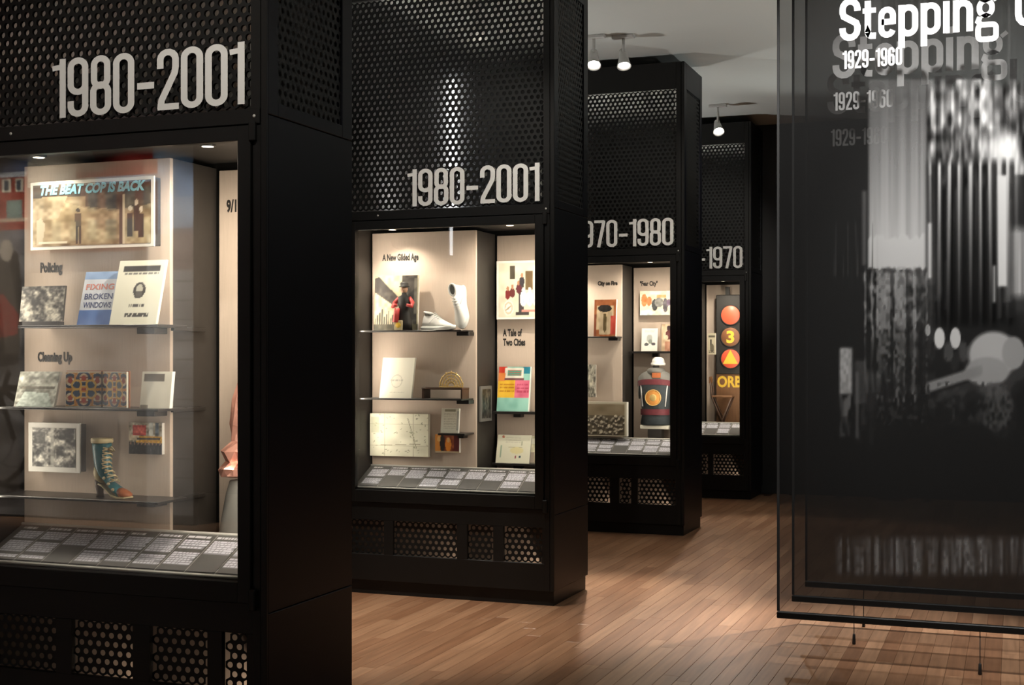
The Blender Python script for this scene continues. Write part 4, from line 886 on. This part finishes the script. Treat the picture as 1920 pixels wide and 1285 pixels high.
# ================================================================== HANGING SCRIMS
SX0, SX1, SZ0, SZ1 = -1.10, 1.35, .22, 3.98
SY = [6.67, 7.15, 7.63]
def scrim_print(y, strength, dx=0.0, dv=0.0, seed=0, NX=460, NZ=470):
    """greyscale print, laid out in metres on the cloth; the layout rows are those of the front cloth"""
    cv = Canvas(NX, NZ, (0,0,0)); xs = SX0+(SX1-SX0)*cv.U; zs = SZ0+(SZ1-SZ0)*cv.V
    # nominal layout coordinates: px columns/rows of the front cloth
    yf = SY[0]; fwd = -(xs-dx)*ST+yf*CT; u = CX+F*((xs-dx)*CT+yf*ST)/fwd; v = HZ-F*(zs-EYE)/fwd - dv
    g = np.full(u.shape, .155)
    st = vnoise(NZ, NX, 4, 210, seed+1); st2 = vnoise(NZ, NX, 60, 170, seed+2); fine = vnoise(NZ, NX, 190, 220, seed+3); big = vnoise(NZ, NX, 34, 44, seed+4)
    def R(u0,u1,v0,v1,s=6): 
        sm = lambda q: np.clip(q/s+.5, 0, 1); return sm(u-u0)*sm(u1-u)*sm(v-v0)*sm(v1-v)
    def add(mask, val): 
        nonlocal g; g = g*(1-mask)+val*mask
    add(R(1626,1736,150,505), .30+.30*np.clip((v-150)/300,0,1)+.10*(st-.5))
    add(R(1626,1732,438+14*st2,506+18*(st2-.5)), .64)
    add(R(1616,1736,512,615+20*(st-.5)), .10+.45*st2*fine+.20*(st>.6))
    add(R(1614,1622,360,500), .32)
    add(R(1738,1960,150,330), np.clip(.36+.45*(big-.5)+.45*(st2-.5)+.30*(st-.5),.08,.75))
    add(R(1742,1870,165,250,20), np.clip(.44+.5*(vnoise(NZ,NX,60,80,seed+9)-.5)+.40*(st-.5)+.2*(st2-.5),.08,.8))
    add(np.clip((1-((u-1880)/38)**2-((v-285)/55)**2)*.9,0,1), .80)  # glare of a lamp behind the cloth, painted as a bright oval
    colm = np.sin((u-1738)/2.95+.8*np.sin(u/23)+1.5*(st-.5))*.5+.5
    fade = np.clip((640-v)/330, 0, 1)
    add(R(1740,1905,305,612,20), .06+(.62*np.clip(colm*1.4-.35,0,1)*fade))
    add(R(1870,1888,330,540), .70); add(R(1861,1866,500,570), .6); add(R(1895,1960,430,560,20), .45+.2*st)
    add(R(1738,1745,420,525), .65)
    E = lambda cu, cv_, ru, rv: np.clip((1-((u-cu)/ru)**2-((v-cv_)/rv)**2)*3, 0, 1)
    add(E(1760,637,11,22), .70); add(E(1790,637,11,22), .68); add(E(1738,622,6,12), .55)
    add(E(1862,668,52,48), .62); add(E(1850,700,46,30), .55); add(E(1900,665,24,34), .55)
    q = np.clip(1-np.abs((v-716)+(u-1780)*.32)/13,0,1)*R(1735,1840,670,760); add(np.clip(q*2,0,1), .50)
    add(E(1866,765,36,50)*np.clip(fine*2-.3,0,1), .30)
    add(R(1610,1735,625,740)*np.clip(st*st2*3-.55,0,1), .30); add(R(1640,1850,720,800)*np.clip(st2*fine*4-1.1,0,1), .22)
    add(R(1571,1595,655,742), .52+.12*fine); add(R(1571,1595,742,785)*np.clip(st2*3-1,0,1), .40); add(R(1602,1607,700,825), .35); add(R(1571,1590,785,822)*np.clip(st2*3-1,0,1), .28)
    add(R(1625,1905,0,140,10)*np.clip(st*3-1.6,0,1), .25)
    add(R(1568,1960,1012,1082,14)*np.clip(st*2.4-.6,0,1)*np.clip(.35+st2*fine*3,0,1), .46)  # streaks of floor light showing through the cloth, painted into the print
    add(R(1616,1740,505,640,10)*np.clip(fine*st*5-1.3,0,1)*.7, .46); add(R(1640,1735,640,760,10)*np.clip(st*fine*5-1.5,0,1), .36)
    add(R(1560,1640,420,520,10)*np.clip(st*3-1.9,0,1), .30)
    g = np.where(g > .17, .17+(g-.17)*strength*1.15, g); cv.a = np.repeat(np.clip(g,0,1)[...,None], 3, -1); return cv
for i, y in enumerate(SY):
    nm = ('front', 'middle', 'rear')[i]
    t = thing('hanging_scrim', ['front hanging mesh screen with the brightest Stepping U lettering','middle hanging mesh screen carrying the greyer repeated Stepping U lettering','rear hanging mesh screen with the faintest repeated lettering'][i], 'screen', ((SX0+SX1)/2, y, SZ0), 'layered hanging mesh screens')
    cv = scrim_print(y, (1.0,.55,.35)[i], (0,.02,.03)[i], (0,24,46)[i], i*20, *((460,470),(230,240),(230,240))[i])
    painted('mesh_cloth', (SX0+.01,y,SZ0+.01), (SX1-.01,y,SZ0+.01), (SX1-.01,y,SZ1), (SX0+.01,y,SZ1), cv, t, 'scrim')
    box('bottom_bar', SX0, SX1, y-.016, y+.016, SZ0-.015, SZ0+.018, 'black_metal', t, .004)
    box('side_hem', SX0, SX0+.012, y-.005, y+.005, SZ0+.02, SZ1, 'hem_cloth', t); box('side_hem', SX1-.012, SX1, y-.005, y+.005, SZ0+.02, SZ1, 'hem_cloth', t)
    box('top_bar', SX0, SX1, y-.02, y+.02, SZ1-.02, SZ1+.03, 'black_metal', t, .004)
    for xx in (SX0+.3, SX1-.3): tube('hanger', [(xx,y,SZ1+.03),(xx,y,ZC)], .006, 'cable_black', t)
    for xx in ((-.148, .9) if i == 0 else (-.78, .1)):
        tube('floor_tether', [(xx,y,SZ0-.014),(xx,y,.045),(xx,y,0.0005)], [.0025,.0025,.0025], 'cable_black', t, 6)
        lathe('turnbuckle', (xx,y,.001), [(.008,0),(.009,.005),(.007,.05),(.003,.055)], 'cable_black', t, 10)
    # lettering printed on each cloth
    dat = [(1574, 78.5, 80, 1580, 130, 34, 'vinyl_bright'), (1561, 149, 84, 1563, 208, 34, 'vinyl_grey'), (1551, 216, 80, 1558, 275, 32, 'vinyl_faint')][i]
    if i == 0:
        mat('vinyl_bright', (.92,.92,.92), .6, var=.02); mat('vinyl_grey', (.95,.95,.95), .6, var=.2, scale=60); mat('vinyl_faint', (.85,.85,.85), .6, var=.4, scale=60)
    p = at(dat[0], dat[1], y-.002); fw = -p.x*ST+y*CT; ch = dat[2]/F*fw
    stroke_text('title_lettering', 'Stepping Up', p.x, p.z, ch, y-.003, .148, .052, dat[6], t, xs=.96 if i == 0 else 1.0)
    p = at(dat[3], dat[4], y-.002); fw = -p.x*ST+y*CT; ch = dat[5]/F*fw
    stroke_text('date_lettering', '1929-1960', p.x, p.z, ch, y-.003, .12, .05, dat[6], t, xs=.98)

# ================================================================== MURAL (seen mirrored in the nearest glass)
MX0, MX1, MY, MZ1 = -9.3, -6.82, -1.5, 3.75
cv = Canvas(190, 240, (.50,.50,.50))
def mu(px_): return np.interp(px_, [-20,362], [.08,1.0])
def mv(py): return np.interp(py, [262,990], [.93,.02])
cvr = lambda u0,v0,u1,v1,c,al=1: cv.rect(mu(u0),mv(v1),mu(u1),mv(v0),c,al)
cvp = lambda pts,c,al=1: cv.poly([(mu(a) if a > -21 else 0, mv(b)) for a,b in pts], c, al)
cvr(-80,180,400,520,(.62,.68,.76)); cv.noise(7,6,.16,5)
cvr(300,180,400,470,(.60,.68,.78)); cvr(330,300,400,380,(.40,.54,.72),.7); cvr(310,180,400,300,(.84,.85,.88),.6)
cvp([(50,330),(60,290),(150,280),(185,330),(185,345),(50,345)], (.86,.82,.74))
cvp([(170,262),(290,262),(290,300),(190,305)], (.62,.14,.10)); cvr(150,300,300,330,(.60,.24,.18)); cvr(110,300,200,320,(.80,.76,.68),.6)
cvr(-80,310,58,500,(.60,.26,.20)); cvr(-80,240,58,312,(.36,.40,.52)); cvr(-80,312,55,322,(.78,.80,.82))
for a in (-60,-28,8,33): cvr(a,325,a+16,350,(.85,.82,.74)); cvr(a+3,328,a+12,348,(.25,.28,.32))
cvr(16,370,46,404,(.48,.54,.50)); cvr(-80,404,58,412,(.78,.68,.58)); cvr(-80,430,60,520,(.42,.41,.42))
cvr(58,345,300,480,(.46,.30,.26)); 
for a in range(70,290,34): cvr(a,355,a+18,400,(.30,.30,.32)); cvr(a,415,a+18,455,(.36,.34,.33))
cvr(-80,480,400,1000,(.46,.45,.45)); cv.noise(40,12,.07,7); cvr(280,450,400,1000,(.64,.65,.66)); cv.noise(26,9,.10,8)
for a in range(500,990,38): cvr(330,a,400,a+3,(.40,.40,.40),.6)
cvr(320,440,362,520,(.50,.40,.38),.6)
# rider and bicycle at the edge of the mural
cvp([(-80,470),(20,455),(40,480),(46,560),(40,700),(-80,720)], (.12,.12,.13)); cvp([(-80,560),(10,560),(40,600),(38,640),(-80,660)], (.62,.10,.08)); cv.ell(mu(16),mv(470),.03,.028,(.70,.66,.60))
for a in (-40, 30): cv.ring(mu(a), mv(850), .20, .125, .06, (.10,.10,.11)); cv.ring(mu(a), mv(850), .12, .075, .03, (.30,.30,.31))
cv.line(mu(-40),mv(850),mu(20),mv(720),.012,(.12,.12,.13),asp=1.5); cv.line(mu(30),mv(850),mu(-10),mv(720),.012,(.12,.12,.13),asp=1.5)
t = thing('street_mural', 'large colour street mural mirrored in the glass of the nearest case', 'mural', ((MX0+MX1)/2, MY, 0))
box('mural_panel', MX0, MX1, MY-.08, MY-.002, .0005, MZ1, 'dark_wall', t, .004)
painted('mural_print', (MX1,MY,.02), (MX0,MY,.02), (MX0,MY,MZ1-.02), (MX1,MY,MZ1-.02), cv, t, 'mural_print')
# the mural faces +y: mirror the columns so the street reads the same in the glass
me = bpy.data.objects[t.children[1].name].data
n = cv.w; colr = np.empty(len(me.vertices)*4, np.float32); me.color_attributes['Col'].data.foreach_get('color', colr)
me.color_attributes['Col'].data.foreach_set('color', colr.reshape(cv.h, cv.w, 4)[:, ::-1].ravel())

# ================================================================== LAMPS OF THE ROOM AND ADDED LAMPS
ls = thing('led_strip', 'bright vertical light strip mirrored in the second case header', 'lamp', (XW+.01, 5.30, 2.3))
box('strip_channel', XW+.0005, XW+.02, 5.26, 5.34, 2.3, 3.75, 'black_metal', ls); box('strip_diffuser', XW+.0205, XW+.03, 5.28, 5.32, 2.32, 3.73, 'strip_glow', ls)
track_light('left glaring ceiling spotlight in front of the third case', (-3.12,10.15,3.87), (-2.42,7.8,0), 1000, 32, .9)
track_light('right small ceiling spotlight in front of the third case', (-2.90,10.23,3.87), (-2.1,8.6,0), 200, 40, .9)
track_light('ceiling spotlight in front of the farthest case', (-2.80,13.37,3.83), (-1.6,10.6,0), 240, 60)
for fy in FY:   # added washers brightening the header lettering, hung out of view across the aisle
    k = FY.index(fy)
    hp = [(-2.2,2.54,3.85),(-2.2,5.85,3.85),(-1.15,8.2,3.86),(-.95,8.2,3.86)][k]; pw, an = [(130,42),(140,42),(230,34),(480,20)][k]
    track_light(['added ceiling spotlight washing the nearest case header','added ceiling spotlight washing the second case header','added ceiling spotlight washing the third case header','added ceiling spotlight washing the farthest case header'][k], hp, (-3.1, fy, 2.55), pw, an, .8)
track_light('ceiling spotlight over the alcove floor', (-3.6, 6.3, 3.87), (-3.35, 6.6, 0), 540, 46, .7)
track_light('ceiling spotlight on the left half of the front screen', (-.9, 5.2, 3.86), (-.5, 6.67, 2.4), 310, 64, .7, (1,.97,.93))
track_light('ceiling spotlight on the right half of the front screen', (.4, 5.2, 3.86), (.3, 6.67, 2.2), 310, 64, .7, (1,.97,.93))
track_light('ceiling spotlight behind the layered screens', (-.5, 8.5, 3.87), (-.7, 7.25, 0), 800, 40, .7, (1,.98,.96))
track_light('left ceiling spotlight on the street mural', (-8.5, .6, 3.87), (-8.5, -1.5, 2.0), 1150, 62, .6)
track_light('right ceiling spotlight on the street mural', (-7.3, .6, 3.87), (-7.3, -1.5, 2.0), 1150, 62, .6)

def uplight(label, p, tgt, power):  # added uplights on the right wall, out of view, to brighten the ceiling
    t = thing('added_wall_uplight', label, 'lamp', p, 'added wall uplights'); x, y, z = p
    box('wall_plate', x-.012, x, y-.06, y+.06, z-.10, z+.06, 'lamp_body', t, .003)
    loft('bowl', [[Vector((x-.10+r*math.cos(2*math.pi*k/18), y+r*math.sin(2*math.pi*k/18), z+h)) for k in range(18)] for r, h in [(.02,-.08),(.06,-.06),(.085,0),(.087,.03),(.08,.03),(.07,0)]], 'lamp_body', t)
    spot((x-.10, y, z+.04), tgt, power, 42, .5, (.97,1.0,.97), .06)
for y, nm in ((-1.0,'nearest'),(1.6,'second'),(4.2,'third'),(6.8,'fourth'),(9.4,'fifth'),(12.0,'farthest')):
    uplight(nm+' added bowl uplight on the right wall brightening the ceiling', (5.0, y, 1.8), (0.0, y, 1.8+5.0*math.tan(math.radians(34))), 650)
def added_alcove_uplight(label, y, power):  # uplights added in the hidden alcoves to lift the ceiling above them
    t = thing('added_alcove_uplight', label, 'lamp', (XW, y, 2.3), 'added alcove uplights'); x = XW
    box('wall_plate', x+.0005, x+.012, y-.05, y+.05, 2.25, 2.40, 'black_metal', t, .003)
    loft('bowl', [[Vector((x+.10+r*math.cos(2*math.pi*k/18), y+r*math.sin(2*math.pi*k/18), 2.36+h)) for k in range(18)] for r, h in [(.02,-.08),(.06,-.06),(.082,0),(.085,.03),(.08,.03),(.07,0)]], 'black_metal', t)
    spot((x+.10, y, 2.40), (x+.9, y, 4.0), power, 130, .8, (1,.97,.93), .05)
added_alcove_uplight('added black bowl uplight in the alcove behind the nearest case', 6.4, 55)
added_alcove_uplight('added black bowl uplight in the alcove behind the second case', 9.6, 50)
added_alcove_uplight('added black bowl uplight in the alcove behind the third case', 12.9, 60)
def added_far_uplight(label, x, power):  # added out-of-view uplights throwing more light on the far ceiling
    t = thing('added_far_uplight', label, 'lamp', (x, 14.74, 1.6), 'added far wall uplights'); y = 14.74
    box('wall_plate', x-.05, x+.05, y-.012, y-.0005, 1.52, 1.68, 'black_metal', t, .003)
    loft('bowl', [[Vector((x+r*math.cos(2*math.pi*k/18), y-.10+r*math.sin(2*math.pi*k/18), 1.62+h)) for k in range(18)] for r, h in [(.02,-.08),(.06,-.06),(.082,0),(.085,.03),(.08,.03),(.07,0)]], 'black_metal', t)
    spot((x, y-.10, 1.66), (x-2.6, y-4.0, 1.66+4.77*math.tan(math.radians(36))), power, 50, .6, (.97,1,.96), .05)
added_far_uplight('left added black bowl uplight on the far wall', .8, 230)
added_far_uplight('right added black bowl uplight on the far wall', 2.6, 230)
